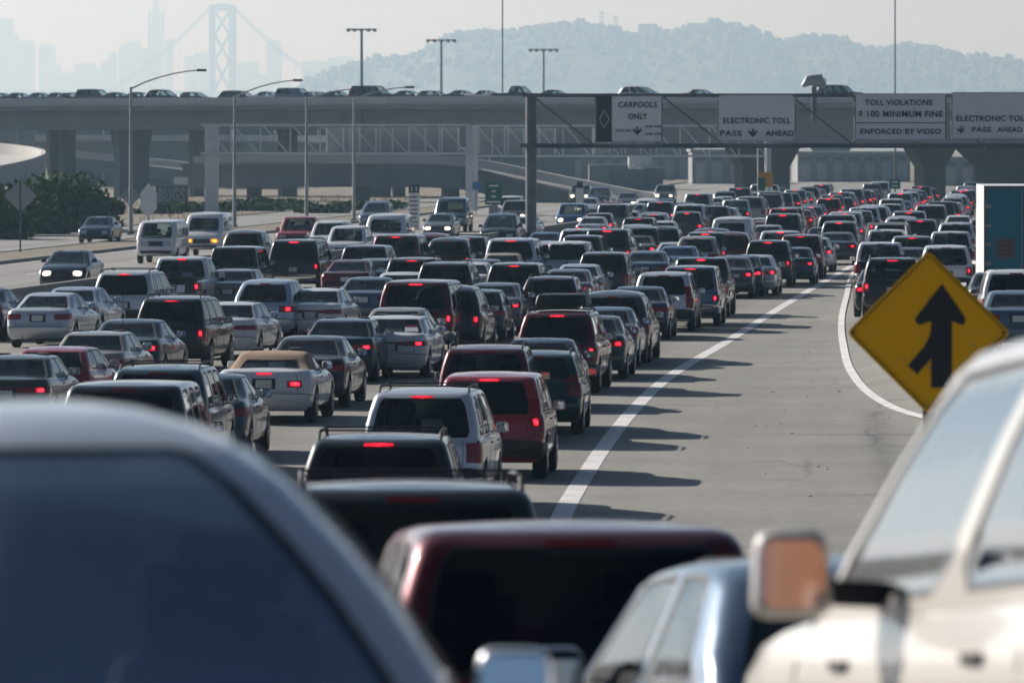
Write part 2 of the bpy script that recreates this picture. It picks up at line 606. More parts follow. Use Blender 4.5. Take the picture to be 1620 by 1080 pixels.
def patch(S, a0, a1, v0, v1, off=0.012, na=5, nv=3, back=0.015):
    vs, fs = [], []
    for k in range(nv + 1):
        for j in range(na + 1):
            a, v = lerp(a0, a1, j / na), lerp(v0, v1, k / nv)
            vs.append(S.P(a, v) + S.N(a, v) * off)
    n1 = na + 1
    flip = a1 < a0
    for k in range(nv):
        for j in range(na):
            q = (k * n1 + j, k * n1 + j + 1, (k + 1) * n1 + j + 1, (k + 1) * n1 + j)
            fs.append(q[::-1] if flip else q)
    loop = [(j, 0) for j in range(na)] + [(na, k) for k in range(nv)] + [(j, nv) for j in range(na, 0, -1)] + [(0, k) for k in range(nv, 0, -1)]
    base = len(vs)
    for j, k in loop:
        a, v = lerp(a0, a1, j / na), lerp(v0, v1, k / nv)
        vs.append(S.P(a, v) - S.N(a, v) * back)
    m = len(loop)
    for i in range(m):
        j, k = loop[i]
        j2, k2 = loop[(i + 1) % m]
        q = (base + i, base + (i + 1) % m, k2 * n1 + j2, k * n1 + j)
        fs.append(q[::-1] if flip else q)
    return vs, fs

def cap_faces(V, faces, cols, ring, alist, crown, zsign, y0, y1, fr):
    """close a ring across: rows between mirrored columns; V grows"""
    idx = {c: ring[i] for i, c in enumerate(cols)}
    sides = [a for a in alist if 1 <= a <= 4]
    rows = []
    for a in sides:
        R, Lf = idx[(a, 1)], idx[(a, -1)]
        pr, pl = V[R], V[Lf]
        y = pr.y
        k = sstep(0, fr, y - y0) * sstep(0, fr, y1 - y)
        row = [Lf]
        for f in (-0.66, -0.33, 0, 0.33, 0.66):
            V.append(Vector((pr.x * f, y, pr.z + zsign * crown * k * (1 - f * f))))
            row.append(len(V) - 1)
        row.append(R)
        rows.append(row)
    for r0, r1 in zip(rows, rows[1:]):
        for i in range(6):
            q = (r0[i], r0[i + 1], r1[i + 1], r1[i])
            faces.append(q if zsign > 0 else q[::-1])
    rear = [idx[(a, 1)] for a in alist if 0 < a < 1][::-1] + [idx[(0, 1)]] + [idx[(a, -1)] for a in alist if 0 < a < 1]
    # rear strip: right corner -> centre -> left corner, then back along the first row
    poly = rear + rows[0]
    faces.append(tuple(poly[::-1] if zsign > 0 else poly))
    front = [idx[(a, -1)] for a in alist if 4 < a < 5] + [idx[(5, 1)]] + [idx[(a, 1)] for a in alist if 4 < a < 5][::-1]
    poly = front + rows[-1][::-1]
    faces.append(tuple(poly[::-1] if zsign > 0 else poly))

def ring_cols(alist):
    return [(a, 1) for a in alist] + [(a, -1) for a in reversed(alist) if 0 < a < 5]

def rot_cyl(c, r, d, n=28):
    vs, fs = [], []
    for x in (-d / 2, d / 2):
        for k in range(n):
            a = 2 * math.pi * k / n
            vs.append(Vector((c[0] + x, c[1] + math.cos(a) * r, c[2] + math.sin(a) * r)))
    for k in range(n):
        j = (k + 1) % n
        fs.append((k, j, n + j, n + k))
    fs.append(tuple(range(n))[::-1])
    fs.append(tuple(range(n, 2 * n)))
    return vs, fs

def wheel_meshes(R, w):
    prof = [(-w / 2 + .02, R * .62), (-w / 2, R * .72), (-w / 2, R * .9), (-w / 2 + .025, R * .985), (0, R), (w / 2 - .025, R * .985), (w / 2, R * .9), (w / 2, R * .72), (w / 2 - .02, R * .62)]
    n = 22
    vs, fs = [], []
    for x, r in prof:
        for k in range(n):
            a = 2 * math.pi * k / n
            vs.append(Vector((x, math.cos(a) * r, math.sin(a) * r)))
    for i in range(len(prof) - 1):
        for k in range(n):
            j = (k + 1) % n
            fs.append((i * n + k, i * n + j, (i + 1) * n + j, (i + 1) * n + k))
    fs.append(tuple(range(n))[::-1])
    fs.append(tuple((len(prof) - 1) * n + k for k in range(n)))
    tyre = mesh('tyre', vs, fs, [M['tyre']], None, 40)
    mb = MB()
    for sgn in (-1, 1):
        x = sgn * (w / 2 - .012)
        for k in range(5):
            a = 2 * math.pi * k / 5 + .3
            mb.beam((x, math.cos(a) * .03, math.sin(a) * .03), (x, math.cos(a) * R * .62, math.sin(a) * R * .62), .05, .085)
        mb.tube([(x - .02, 0, 0), (x + .02, 0, 0)], R * .16, 10)
        ringp = [(x, math.cos(t * math.pi / 10) * R * .62, math.sin(t * math.pi / 10) * R * .62) for t in range(21)]
        mb.tube(ringp, .018, 5, False)
    rim = mesh('rim', mb.v, mb.f, [M['rim']], None, 35)
    return tyre, rim

def bevbox(name, size, mat, bev=0.03, seg=2, scale_top=None):
    bm = bmesh.new()
    bmesh.ops.create_cube(bm, size=1)
    for v in bm.verts:
        if scale_top and v.co.z > 0:
            v.co.x *= scale_top[0]; v.co.y *= scale_top[1]
        v.co = Vector((v.co.x * size[0], v.co.y * size[1], v.co.z * size[2]))
    bmesh.ops.bevel(bm, geom=bm.edges[:], offset=bev, segments=seg, affect='EDGES', profile=0.6)
    me = bpy.data.meshes.new(name)
    bm.to_mesh(me)
    bm.free()
    me.materials.append(mat)
    me.polygons.foreach_set('use_smooth', [True] * len(me.polygons))
    me.set_sharp_from_angle(angle=rad(50))
    return me

def boolean_cut(vs, fs, cutters):
    a = ob('tmp_a', mesh('tmp_a', vs, fs))
    cv, cf = [], []
    for v, f in cutters:
        b = len(cv)
        cv += v
        cf += [tuple(i + b for i in q) for q in f]
    c = ob('tmp_c', mesh('tmp_c', cv, cf))
    for o in (a, c):
        bm = bmesh.new()
        bm.from_mesh(o.data)
        bmesh.ops.recalc_face_normals(bm, faces=bm.faces[:])
        bm.to_mesh(o.data)
        bm.free()
    md = a.modifiers.new('cut', 'BOOLEAN')
    md.operation = 'DIFFERENCE'
    md.object = c
    md.solver = 'EXACT'
    dg = bpy.context.evaluated_depsgraph_get()
    ev = a.evaluated_get(dg)
    me = ev.to_mesh()
    V = [v.co.copy() for v in me.vertices]
    P = [tuple(p.vertices) for p in me.polygons]
    ev.to_mesh_clear()
    for o in (a, c):
        m = o.data
        bpy.data.objects.remove(o)
        bpy.data.meshes.remove(m)
    return V, P

TYPES = {}

def rrect0(w, h, r, n=4):
    pts = []
    for cx, cz, a0 in ((w / 2 - r, h / 2 - r, 0), (-w / 2 + r, h / 2 - r, 90), (-w / 2 + r, -h / 2 + r, 180), (w / 2 - r, -h / 2 + r, 270)):
        for k in range(n + 1):
            a = rad(a0 + 90 * k / n)
            pts.append((cx + r * math.cos(a), cz + r * math.sin(a)))
    return pts[::-1]

def make_type(key, L, W2, H, zb, ztop, lower, green, roof_arch, sides, glass_rear='tint', glass_front='glass', axles=(0.95, 0.88), R=0.335,
              tail=(0.80, 2.10, 0.52, 0.93), tail_green=None, high='roof', rw=0.9, bed=None, softtop=False, bumper='paint', rg=0.14, rl=0.16, plate_v=0.62,
              bowg=0.06, win_v=(0.10, 0.90), head=(4.42, 3.92, 0.52, 0.86), grille=(0.55, 0.82), crown=0.04, noquarter=False, reflector=None, wiper=False, light_bar=None, core=(.15, .85), mir=(.21, .12, .155), mir_up=.09, mir_out=0.0, trim='interior'):
    zt = smooth_curve(ztop)
    lo = Surf([(v, w * W2, yr, L - yf) for v, w, yr, yf in lower], lambda y: zb + 0.10 * max(0, (0.35 - y) / 0.35) ** 2 + 0.08 * max(0, (y - L + 0.5) / 0.5) ** 2,
              zt, r=rl, bow=0.05, bowf=0.14, tr=0.035, tf=0.06, L=L)
    ymid = (green[-1][2] + green[-1][3]) / 2
    half = (green[-1][3] - green[-1][2]) / 2 + 0.2
    ro = lambda y: H - crown * 0.6 - roof_arch * ((y - ymid) / half) ** 2
    gr = Surf(green, lambda y: zt(min(max(y, 0), L)) - 0.03, ro, r=rg, bow=bowg, bowf=0.12, tr=0.02, tf=0.02, L=L)
    # lower shell
    al = [0, .3, .6, .85, 1, 1.25, 1.5, 1.75, 2] + [2 + i / 14 for i in range(1, 14)] + [3, 3.25, 3.5, 3.75, 4, 4.3, 4.6, 5]
    vl = sorted(set([r[0] for r in lower]))
    V, Fc = [], []
    cols = ring_cols(al)
    nc = len(cols)
    for v in vl:
        for a, s in cols:
            p = lo.P(a * s if a else 0.0, v)
            V.append(p)
    for k in range(len(vl) - 1):
        for j in range(nc):
            j2 = (j + 1) % nc
            Fc.append((k * nc + j, k * nc + j2, (k + 1) * nc + j2, (k + 1) * nc + j))
    top = [(len(vl) - 1) * nc + j for j in range(nc)]
    y0, y1 = V[top[0]].y, max(V[i].y for i in top)
    cap_faces(V, Fc, cols, top, al, crown, 1, y0, y1, 0.35)
    cap_faces(V, Fc, cols, list(range(nc)), al, 0.0, -1, y0, y1, 0.35)
    ax = (axles[0], L - axles[1])
    Ra = R + 0.055
    cut = []
    for y in ax:
        for s in (-1, 1):
            cut.append(rot_cyl((s * (W2 - 0.10), y, R), Ra, 0.44))
    if bed:
        mb = MB().box((0, (bed[0] + bed[1]) / 2, zt(1.0) + 0.1), (2 * W2 - 0.26, bed[1] - bed[0], 1.1))
        cut.append((mb.v, mb.f))
    V, Fc = boolean_cut(V, Fc, cut)
    fm = []
    by0, by1 = gr.row(0)[1], gr.row(0)[2]
    for q in Fc:
        c = sum((V[i] for i in q), Vector()) / len(q)
        mat = 0
        for y in ax:
            if math.hypot(c.y - y, c.z - R) < Ra + 0.002 and abs(c.x) > W2 - 0.36:
                mat = 2
        if c.z < zb + 0.05:
            mat = 2
        if bed and bed[0] - .01 < c.y < bed[1] + .01 and abs(c.x) < W2 - .12 and c.z < zt(1.0) + .02:
            mat = 2
        n = (V[q[1]] - V[q[0]]).cross(V[q[2]] - V[q[1]])
        if mat == 0 and n.z > 0.5 * n.length and c.z > 0.6 and by0 + 0.08 < c.y < by1 - 0.2 and abs(c.x) < gr.row(0)[0] - .03 and not softtop:
            mat = 1
        fm.append(mat)
    # greenhouse
    wins = [('rear_window', 0.0, rw, 'rear')]
    for f0, f1 in sides:
        wins.append(('side_window', 2 + f0, 2 + f1, 'side'))
    wins.append(('windscreen', 5 - 0.93, 5.0, 'front'))
    ag = {0, .35, .7, 1, 1.3, 1.6, 2, 3, 3.3, 3.6, 4, 4.5, 5}
    for nme, a0, a1, kd in wins:
        e = 0.06 if kd != 'side' else 0.10 / max(0.8, (gr.row(.5)[2] - gr.row(.5)[1]))
        for t in (a0, a0 + e, (a0 + a1) / 2, a1 - e, a1):
            ag.add(round(min(5, max(0, t)), 5))
    ag = sorted(ag)
    vg = sorted(set([r[0] for r in green] + [win_v[0], win_v[0] + .10, win_v[1] - .10, win_v[1], .35, .55]))
    colg = ring_cols(ag)
    n = len(colg)
    G = []
    for v in vg:
        for a, s in colg:
            G.append(gr.P(a * s if a else 0.0, v))
    BF, WF = [], {}
    for j in range(n):
        j2 = (j + 1) % n
        aa, ab = colg[j][0], colg[j2][0]
        s = colg[j][1] if 0 < aa < 5 else colg[j2][1]
        am = (aa + ab) / 2
        lo_a, hi_a = min(aa, ab), max(aa, ab)
        for k in range(len(vg) - 1):
            vm = (vg[k] + vg[k + 1]) / 2
            q = (k * n + j, k * n + j2, (k + 1) * n + j2, (k + 1) * n + j)
            key_w = None
            if win_v[0] - 1e-6 < vm < win_v[1]:
                for wi, (nme, a0, a1, kd) in enumerate(wins):
                    if a0 <= am <= a1:
                        key_w = (nme, wi, s if kd == 'side' else 0)
                        at0, at1 = abs(lo_a - a0) < 1e-4 and kd != 'rear' and not (kd == 'front' and False), abs(hi_a - a1) < 1e-4 and kd != 'front'
                        atb, att = abs(vg[k] - win_v[0]) < 1e-4, abs(vg[k + 1] - win_v[1]) < 1e-4
                        end_first = at0 if aa < ab else at1      # window end lies at column j
                        end_second = at1 if aa < ab else at0     # window end lies at column j2
            if key_w is None:
                BF.append(q)
                continue
            L_ = WF.setdefault(key_w, [])
            if (att or atb) and (end_first or end_second):
                bl, br, tr_, tl = q
                if att and end_second:
                    L_.append((bl, br, tl)); BF.append((br, tr_, tl))
                elif att and end_first:
                    L_.append((bl, br, tr_)); BF.append((bl, tr_, tl))
                elif atb and end_second:
                    L_.append((bl, tr_, tl)); BF.append((bl, br, tr_))
                else:
                    L_.append((br, tr_, tl)); BF.append((bl, br, tl))
            else:
                L_.append(q)
    topg = [(len(vg) - 1) * n + j for j in range(n)]
    gy0, gy1 = gr.row(1)[1], gr.row(1)[2]
    cap_faces(G, BF, colg, topg, ag, crown * 0.6, 1, gy0 - .02, gy1 + .02, 0.45)
    # lining: the same faces moved inwards
    ng = len(G)
    GI = []
    for p in G:
        GI.append(Vector((p.x - math.copysign(min(abs(p.x), 0.03), p.x), p.y + (0.03 if p.y < (gy0 + gy1) / 2 else -0.03), p.z - 0.03)))
    BI = [tuple(i + ng for i in q[::-1]) for q in BF]
    parts = []
    sh = lambda P_: [Vector((p.x, p.y - L / 2, p.z)) for p in P_]
    if softtop:
        parts.append(('body', mesh(key + '_body', sh(V), Fc, [M['paint'], M['interior'], M['plastic']], fm, 42), 'paint', None, 0))
        parts.append(('soft_top', mesh(key + '_top', sh(G + GI), BF + BI, [M['softtop'], M['interior']], [0] * len(BF) + [1] * len(BI), 50), 'fix', None, 0))
    else:
        nV = len(V)
        allF = Fc + [tuple(i + nV for i in q) for q in BF] + [tuple(i + nV for i in q) for q in BI]
        parts.append(('body', mesh(key + '_body', sh(V + G + GI), allF, [M['paint'], M[trim], M['plastic']], fm + [0] * len(BF) + [1] * len(BI), 42), 'paint', None, 0))
    for (nme, wi, s), fl in WF.items():
        used = sorted({i for q in fl for i in q})
        mp = {i: k for k, i in enumerate(used)}
        bm = bmesh.new()
        bv = [bm.verts.new((G[i].x, G[i].y - L / 2, G[i].z)) for i in used]
        bf = [bm.faces.new([bv[mp[i]] for i in q]) for q in fl]
        bm.normal_update()
        r = bmesh.ops.inset_region(bm, faces=bf, thickness=0.022, depth=-0.008, use_boundary=True, use_even_offset=True)
        for f in r['faces']:
            f.material_index = 1
        me = bpy.data.meshes.new(key + '_' + nme)
        bm.to_mesh(me)
        bm.free()
        front = nme == 'windscreen' or (nme == 'side_window' and wi == len(sides))
        me.materials.append(M[glass_front if front else glass_rear])
        me.materials.append(M['rubber'])
        me.polygons.foreach_set('use_smooth', [True] * len(me.polygons))
        me.set_sharp_from_angle(angle=rad(40))
        parts.append((nme, me, 'glass', None, 0))
    def add(nme, vf, mat, role, level, parent=None, smooth=50):
        parts.append((nme, mesh(key + '_' + nme, sh(vf[0]), vf[1], [mat], None, smooth), role, parent, level))
    for s in (-1, 1):
        if tail:
            add('tail_light', patch(lo, s * tail[0], s * tail[1], tail[2], tail[3], .012, 6, 3), M['tail'], 'lens', 0)
            ta = min(tail[1], 1.35)
            t0 = max(tail[0], ta - .55)
            parts.append(('brake_lamp', mesh(key + '_brake_lamp', sh(patch(lo, s * lerp(t0, ta, .15), s * lerp(t0, ta, .88), lerp(tail[2], tail[3], core[0]), lerp(tail[2], tail[3], core[1]), .018, 4, 3)[0]), patch(lo, s * .1, s * .2, .1, .2, .018, 4, 3)[1], [M['tail']], None, 50), 'tail', 'tail_light', 0))
        if tail_green:
            add('tail_light', patch(gr, s * tail_green[0], s * tail_green[1], tail_green[2], tail_green[3], .012, 4, 4), M['tail'], 'lens', 0)
        add('headlight', patch(lo, s * head[0], s * head[1], head[2], head[3], .012, 6, 3), M['lens'], 'head', 0)
    if light_bar:
        add('reflector_bar', patch(lo, -light_bar[0], light_bar[0], light_bar[1], light_bar[2], .008, 8, 2), M['tail'], 'fix', 1)
    if high == 'roof':
        add('high_brake_light', patch(gr, -.26, .26, .905, .94, .012, 4, 1), M['tail'], 'high', 0)
    elif high == 'window':
        add('high_brake_light', patch(gr, -.17, .17, win_v[0] + .03, win_v[0] + .09, .012, 4, 1), M['tail'], 'high', 0)
    elif high == 'deck':
        add('high_brake_light', patch(lo, -.22, .22, .93, .965, .012, 4, 1), M['tail'], 'high', 0)
    elif high == 'cab':
        add('high_brake_light', patch(gr, -.2, .2, .915, .96, .012, 4, 1), M['tail'], 'high', 0)
    add('grille', patch(lo, 4.47, 5.0, grille[0], grille[1], .010, 5, 3), M['plastic'], 'fix', 1)
    add('grille', patch(lo, -4.47, -5.0, grille[0], grille[1], .010, 5, 3), M['plastic'], 'fix', 1)
    if bumper == 'black':
        add('rear_bumper', patch(lo, -2.10, 2.10, .07, .40, .014, 18, 3), M['plastic'], 'fix', 1)
    elif bumper == 'chrome':
        add('rear_bumper', patch(lo, -2.05, 2.05, .10, .36, .05, 18, 3), M['chrome'], 'fix', 1)
    else:
        add('bumper_strip', patch(lo, -2.05, 2.05, .385, .405, .008, 18, 1), M['plastic'], 'fix', 1)
    add('front_bumper', patch(lo, 4.0, 5.0, .10, .30, .008, 6, 2), M['plastic'], 'fix', 1)
    add('front_bumper', patch(lo, -4.0, -5.0, .10, .30, .008, 6, 2), M['plastic'], 'fix', 1)
    pl = lo.P(0, plate_v)
    pn = lo.N(0, plate_v)
    rot = pn.to_track_quat('-Y', 'Z').to_matrix() if False else Matrix.Identity(3)
    add('plate_recess', (MB().box(pl + pn * .004, (.44, .03, .20)).v, MB().box((0, 0, 0), (1, 1, 1)).f), M['plastic'], 'fix', 1)
    add('licence_plate', (MB().box(pl + pn * .016, (.305, .03, .152)).v, MB().box((0, 0, 0), (1, 1, 1)).f), M['plate'], 'fix', 1)
    if wiper:
        p0, p1 = gr.P(0.02, win_v[0] - .02), gr.P(-.42, win_v[0] + .20)
        add('rear_wiper', (lambda m_: (m_.v, m_.f))(MB().beam(p0 + Vector((0, -.02, 0)), p1 + Vector((0, -.02, 0)), .022)), M['plastic'], 'fix', 1)
    # exhaust pipe
    ex = MB().tube([(-.45 * W2 / .9, .02, zb - .02), (-.45 * W2 / .9, .3, zb)], .03, 8)
    add('exhaust_pipe', (ex.v, ex.f), M['dark_steel'], 'fix', 1)
    # door mirrors
    ya = lerp(gr.row(.12)[1], gr.row(.12)[2], .80)
    wz = gr.row(.12)[0]
    zz = zt(ya) + mir_up
    hous = bevbox(key + '_mirror', mir, M['paint'], .06 if mir[2] > .2 else .045, 4, (.85, .9))
    gls = mesh(key + '_mirror_glass', *(lambda m_: (m_.v, m_.f))(MB().prism(rrect0(mir[0] * .80, mir[2] * .76, .03 if mir[2] < .2 else .05), -mir[1] / 2 - .006, -mir[1] / 2)), [M['mirror']])
    stalk = None
    for s in (-1, 1):
        parts.append(('side_mirror', hous, 'mirror', None, 1, Vector((s * (wz + mir[0] * .62 + mir_out), ya - L / 2, zz)), gls))
    for s in (-1, 1):
        hb = MB()
        for f in (.42, .72):
            p = lo.P(s * (2 + f), .86)
            hb.box(p, (.03, .16, .028))
        for i in range(0, len(hb.v), 8):
            m_ = MB()
            m_.v = hb.v[i:i + 8]
            m_.f = [tuple(q) for q in MB().box((0, 0, 0), (1, 1, 1)).f]
            add('door_handle', (m_.v, m_.f), M['plastic'], 'fix', 1)
    # door and tailgate seams, joined: too fine to tell apart singly
    sv, sf = [], []
    def strip(S, a0, v0, a1, v1):
        q = patch(S, a0, a1, v0, v1, .0025, 6, 6, .004)
        k0 = len(sv)
        sv.extend(q[0])
        sf.extend([tuple(i + k0 for i in f) for f in q[1]])
    for s in (-1, 1):
        for f in (.33, .57, .84):
            strip(lo, s * (2 + f), .2, s * (2 + f + .0035), 1.0)
        strip(lo, s * 2.33, .195, s * 2.8435, .21)
        strip(lo, s * .86, .46, s * .872, 1.0)
    strip(lo, -.872, .452, .872, .462)
    add('panel_seams', (sv, sf), M['plastic'], 'fix', 1)
    if mir_out:
        for s in (-1, 1):
            m_ = MB().beam((s * (wz - .04), ya, zz - .06), (s * (wz + mir_out + .04), ya, zz - .05), .05, .07)
            add('mirror_arm', (m_.v, m_.f), M['plastic'], 'fix', 1)
    # seats
    yf_ = lerp(by0, by1, .56)
    st = MB()
    bx = bevbox(key + '_seat', (.50, .16, .62), M['seat' if trim == 'interior' else trim], .05, 2, (.8, .8))
    hd = bevbox(key + '_headrest', (.27, .11, .19), M['seat'], .045, 2)
    belt = zt(yf_)
    for s in (-1, 1):
        parts.append(('seat', bx, 'seat', None, 1, Vector((s * .38, yf_ - L / 2, belt - .06)), hd))
    # rear bench only where there is a second row
    if not bed and sides and len(sides) > 1:
        yb_ = lerp(by0, by1, .30)
        for s in (-1, 1):
            parts.append(('seat', bx, 'seat', None, 1, Vector((s * .36, yb_ - L / 2, belt - .16)), hd))
    ty, rm = wheel_meshes(R, .215)
    for y in ax:
        for s in (-1, 1):
            parts.append(('wheel', ty, 'wheel', None, 0, Vector((s * (W2 - .125), y - L / 2, R)), rm))
    TYPES[key] = dict(parts=parts, L=L, W=W2, H=H, roofz=ro, gr=gr, lo=lo, ygr=(gy0, gy1))

def rows_suv(k=0.0):
    return [(0, .86, .17, .16), (.10, .94, .05, .05), (.26, .975, 0, 0), (.40, .98, 0, .02), (.44, .985, .06, .05), (.62, 1.0, .075, .06), (.8, .998, .085, .09), (.92, .985, .095, .15), (1, .955, .13, .24)]
def rows_car():
    return [(0, .87, .16, .14), (.10, .95, .05, .04), (.28, .985, .005, 0), (.42, .99, 0, .02), (.50, .995, .03, .04), (.65, 1.0, .05, .08), (.82, .985, .06, .16), (.93, .955, .09, .24), (1, .905, .15, .34)]

make_type('sedan', 4.72, .89, 1.43, .22, [(0, .96), (.25, 1.01), (.9, 1.03), (1.8, .97), (3.3, .95), (4.35, .80), (4.72, .70)], rows_car(),
          [(0, .80, .62, 3.58), (.3, .77, .88, 3.30), (.6, .71, 1.12, 3.00), (.88, .645, 1.36, 2.72), (.96, .61, 1.48, 2.62), (1, .55, 1.60, 2.50)], .05,
          [(.20, .53), (.57, .95)], glass_rear='glass', high='window', rw=.995, tail=(.66, 2.05, .68, .88), bumper='paint', plate_v=.74, bowg=.10, win_v=(.08, .93), rg=.11, R=.315)
make_type('boxy_sedan', 4.65, .87, 1.40, .22, [(0, .97), (.2, 1.00), (.9, 1.01), (1.8, .97), (3.2, .95), (4.3, .84), (4.65, .76)], rows_car(),
          [(0, .78, .72, 3.50), (.3, .755, .92, 3.26), (.6, .70, 1.12, 3.02), (.9, .645, 1.31, 2.78), (.97, .61, 1.40, 2.70), (1, .57, 1.48, 2.62)], .03,
          [(.18, .52), (.56, .94)], glass_rear='glass', high='window', rw=.995, tail=(.55, 2.05, .66, .82), light_bar=(.60, .68, .80), bowg=.06, win_v=(.08, .93), rg=.085, R=.31)
make_type('hatchback', 4.05, .84, 1.41, .22, [(0, .94), (.25, .98), (.9, .98), (1.8, .95), (2.8, .93), (3.7, .80), (4.05, .70)], rows_car(),
          [(0, .77, .10, 3.05), (.3, .75, .22, 2.80), (.6, .70, .36, 2.52), (.9, .64, .54, 2.28), (.97, .605, .62, 2.20), (1, .56, .72, 2.10)], .04,
          [(.10, .42), (.47, .95)], glass_rear='glass', high='roof', rw=.97, tail=(.80, 2.05, .64, .84), bowg=.06, win_v=(.08, .92), rg=.09, R=.30, axles=(.70, .80), wiper=True)
make_type('wagon', 4.72, .87, 1.53, .24, [(0, 1.0), (.25, 1.03), (1.5, 1.0), (3.3, .97), (4.35, .84), (4.72, .74)], rows_car(),
          [(0, .80, .14, 3.58), (.3, .78, .24, 3.28), (.6, .73, .36, 2.98), (.9, .67, .52, 2.72), (.97, .64, .58, 2.62), (1, .58, .68, 2.50)], .04,
          [(.06, .27), (.31, .60), (.64, .96)], glass_rear='tint', high='roof', rw=.95, rg=.10, tail=(.86, 2.05, .58, 1.0), tail_green=(.93, 1.6, 0.0, .25), core=(.3,.75), wiper=True, R=.325)
make_type('crossover', 4.58, .91, 1.67, .26, [(0, 1.02), (.3, 1.06), (1.5, 1.05), (3.3, 1.02), (4.25, .92), (4.58, .82)], rows_suv(),
          [(0, .83, .12, 3.52), (.3, .81, .26, 3.20), (.6, .755, .44, 2.88), (.9, .68, .66, 2.60), (.97, .64, .74, 2.50), (1, .57, .86, 2.38)], .06,
          [(.07, .28), (.32, .60), (.64, .96)], glass_rear='glass', high='roof', rw=.97, tail=(.66, 2.06, .68, .90), wiper=True, bowg=.10, rg=.12)
make_type('suv', 4.62, .90, 1.76, .30, [(0, 1.06), (.3, 1.08), (3.3, 1.06), (3.6, 1.07), (4.3, 1.0), (4.62, .90)], rows_suv(),
          [(0, .85, .11, 3.60), (.3, .83, .17, 3.32), (.6, .785, .24, 3.08), (.9, .72, .34, 2.84), (.97, .685, .40, 2.76), (1, .62, .50, 2.64)], .035,
          [(.06, .28), (.32, .60), (.64, .96)], glass_rear='tint', high='roof', rw=.97, rg=.10, win_v=(.07, .90), tail=(.93, 2.03, .54, .92), bumper='black', core=(.35,.85), wiper=True, R=.36)
make_type('boxy_suv', 4.55, .90, 1.77, .32, [(0, 1.05), (.3, 1.07), (3.3, 1.06), (3.5, 1.07), (4.3, 1.02), (4.55, .95)], rows_suv(),
          [(0, .85, .10, 3.50), (.3, .835, .14, 3.26), (.6, .80, .19, 3.04), (.9, .745, .25, 2.84), (.97, .715, .30, 2.78), (1, .66, .38, 2.68)], .02,
          [(.05, .28), (.32, .60), (.64, .97)], glass_rear='tint', high='roof', rw=.97, win_v=(.07, .90), tail=(.93, 2.03, .54, .80), bumper='chrome', wiper=True, R=.365, rg=.085)
make_type('tall_light_suv', 4.54, .89, 1.69, .28, [(0, 1.02), (.3, 1.05), (3.2, 1.02), (3.5, 1.04), (4.2, .96), (4.54, .86)], rows_suv(),
          [(0, .84, .10, 3.50), (.3, .82, .15, 3.22), (.6, .78, .21, 2.96), (.9, .72, .30, 2.74), (.97, .685, .36, 2.66), (1, .62, .46, 2.54)], .035,
          [(.06, .28), (.32, .60), (.64, .96)], glass_rear='tint', high='roof', rw=.90, rg=.11, win_v=(.07, .90), tail=(.93, 1.8, .50, 1.0), core=(.55,.85), tail_green=(.90, 1.6, 0.0, .45), bumper='black', wiper=True, R=.35)
make_type('large_suv', 5.15, .99, 1.93, .34, [(0, 1.14), (.3, 1.16), (3.6, 1.15), (4.0, 1.16), (4.8, 1.08), (5.15, .98)], rows_suv(),
          [(0, .94, .11, 4.02), (.3, .92, .16, 3.76), (.6, .875, .22, 3.50), (.9, .81, .31, 3.26), (.97, .775, .37, 3.18), (1, .71, .47, 3.06)], .03,
          [(.05, .32), (.36, .62), (.66, .965)], glass_rear='tint', high='roof', rw=.97, rg=.11, win_v=(.07, .90), tail=(.93, 2.03, .52, .90), bumper='chrome', core=(.4,.9), wiper=True, R=.385)
make_type('high_belt_suv', 5.15, .99, 1.95, .34, [(0, 1.20), (.3, 1.22), (3.6, 1.21), (4.0, 1.21), (4.8, 1.12), (5.15, 1.0)], rows_suv(),
          [(0, .94, .11, 4.16), (.3, .92, .16, 3.82), (.6, .875, .22, 3.46), (.9, .81, .31, 3.08), (.97, .775, .37, 2.96), (1, .71, .47, 2.82)], .03,
          [(.05, .32), (.36, .62), (.66, .985)], glass_rear='tint', high='roof', rw=.90, tail=(.93, 2.03, .52, .90), bumper='chrome', wiper=True, R=.385, rg=.09, mir=(.225, .13, .235), mir_up=.12, mir_out=.10)
make_type('minivan', 4.9, .96, 1.76, .26, [(0, 1.04), (.3, 1.07), (2.2, 1.03), (3.6, 1.0), (4.5, .88), (4.9, .74)], rows_suv(),
          [(0, .89, .12, 4.05), (.3, .865, .20, 3.62), (.6, .81, .30, 3.18), (.88, .72, .45, 2.78), (.96, .66, .56, 2.64), (1, .56, .72, 2.48)], .06,
          [(.05, .32), (.36, .60), (.64, .94)], glass_rear='tint', high='roof', rw=.97, tail=(.93, 2.04, .55, .92), core=(.4,.9), bowg=.14, rg=.16, rl=.2, wiper=True, crown=.07)
make_type('pickup', 5.3, .96, 1.82, .38, [(0, 1.12), (.3, 1.12), (2.2, 1.12), (3.9, 1.12), (4.9, 1.06), (5.3, .98)], rows_suv(),
          [(0, .88, 2.02, 4.12), (.3, .865, 2.06, 3.86), (.6, .82, 2.11, 3.62), (.9, .76, 2.19, 3.40), (.97, .73, 2.24, 3.32), (1, .66, 2.32, 3.22)], .03,
          [(.10, .42), (.47, .95)], glass_rear='glass', high='cab', rw=.95, tail=(.93, 2.03, .50, .90), core=(.3,.85), bumper='chrome', bed=(.10, 1.98), R=.385, rg=.10)
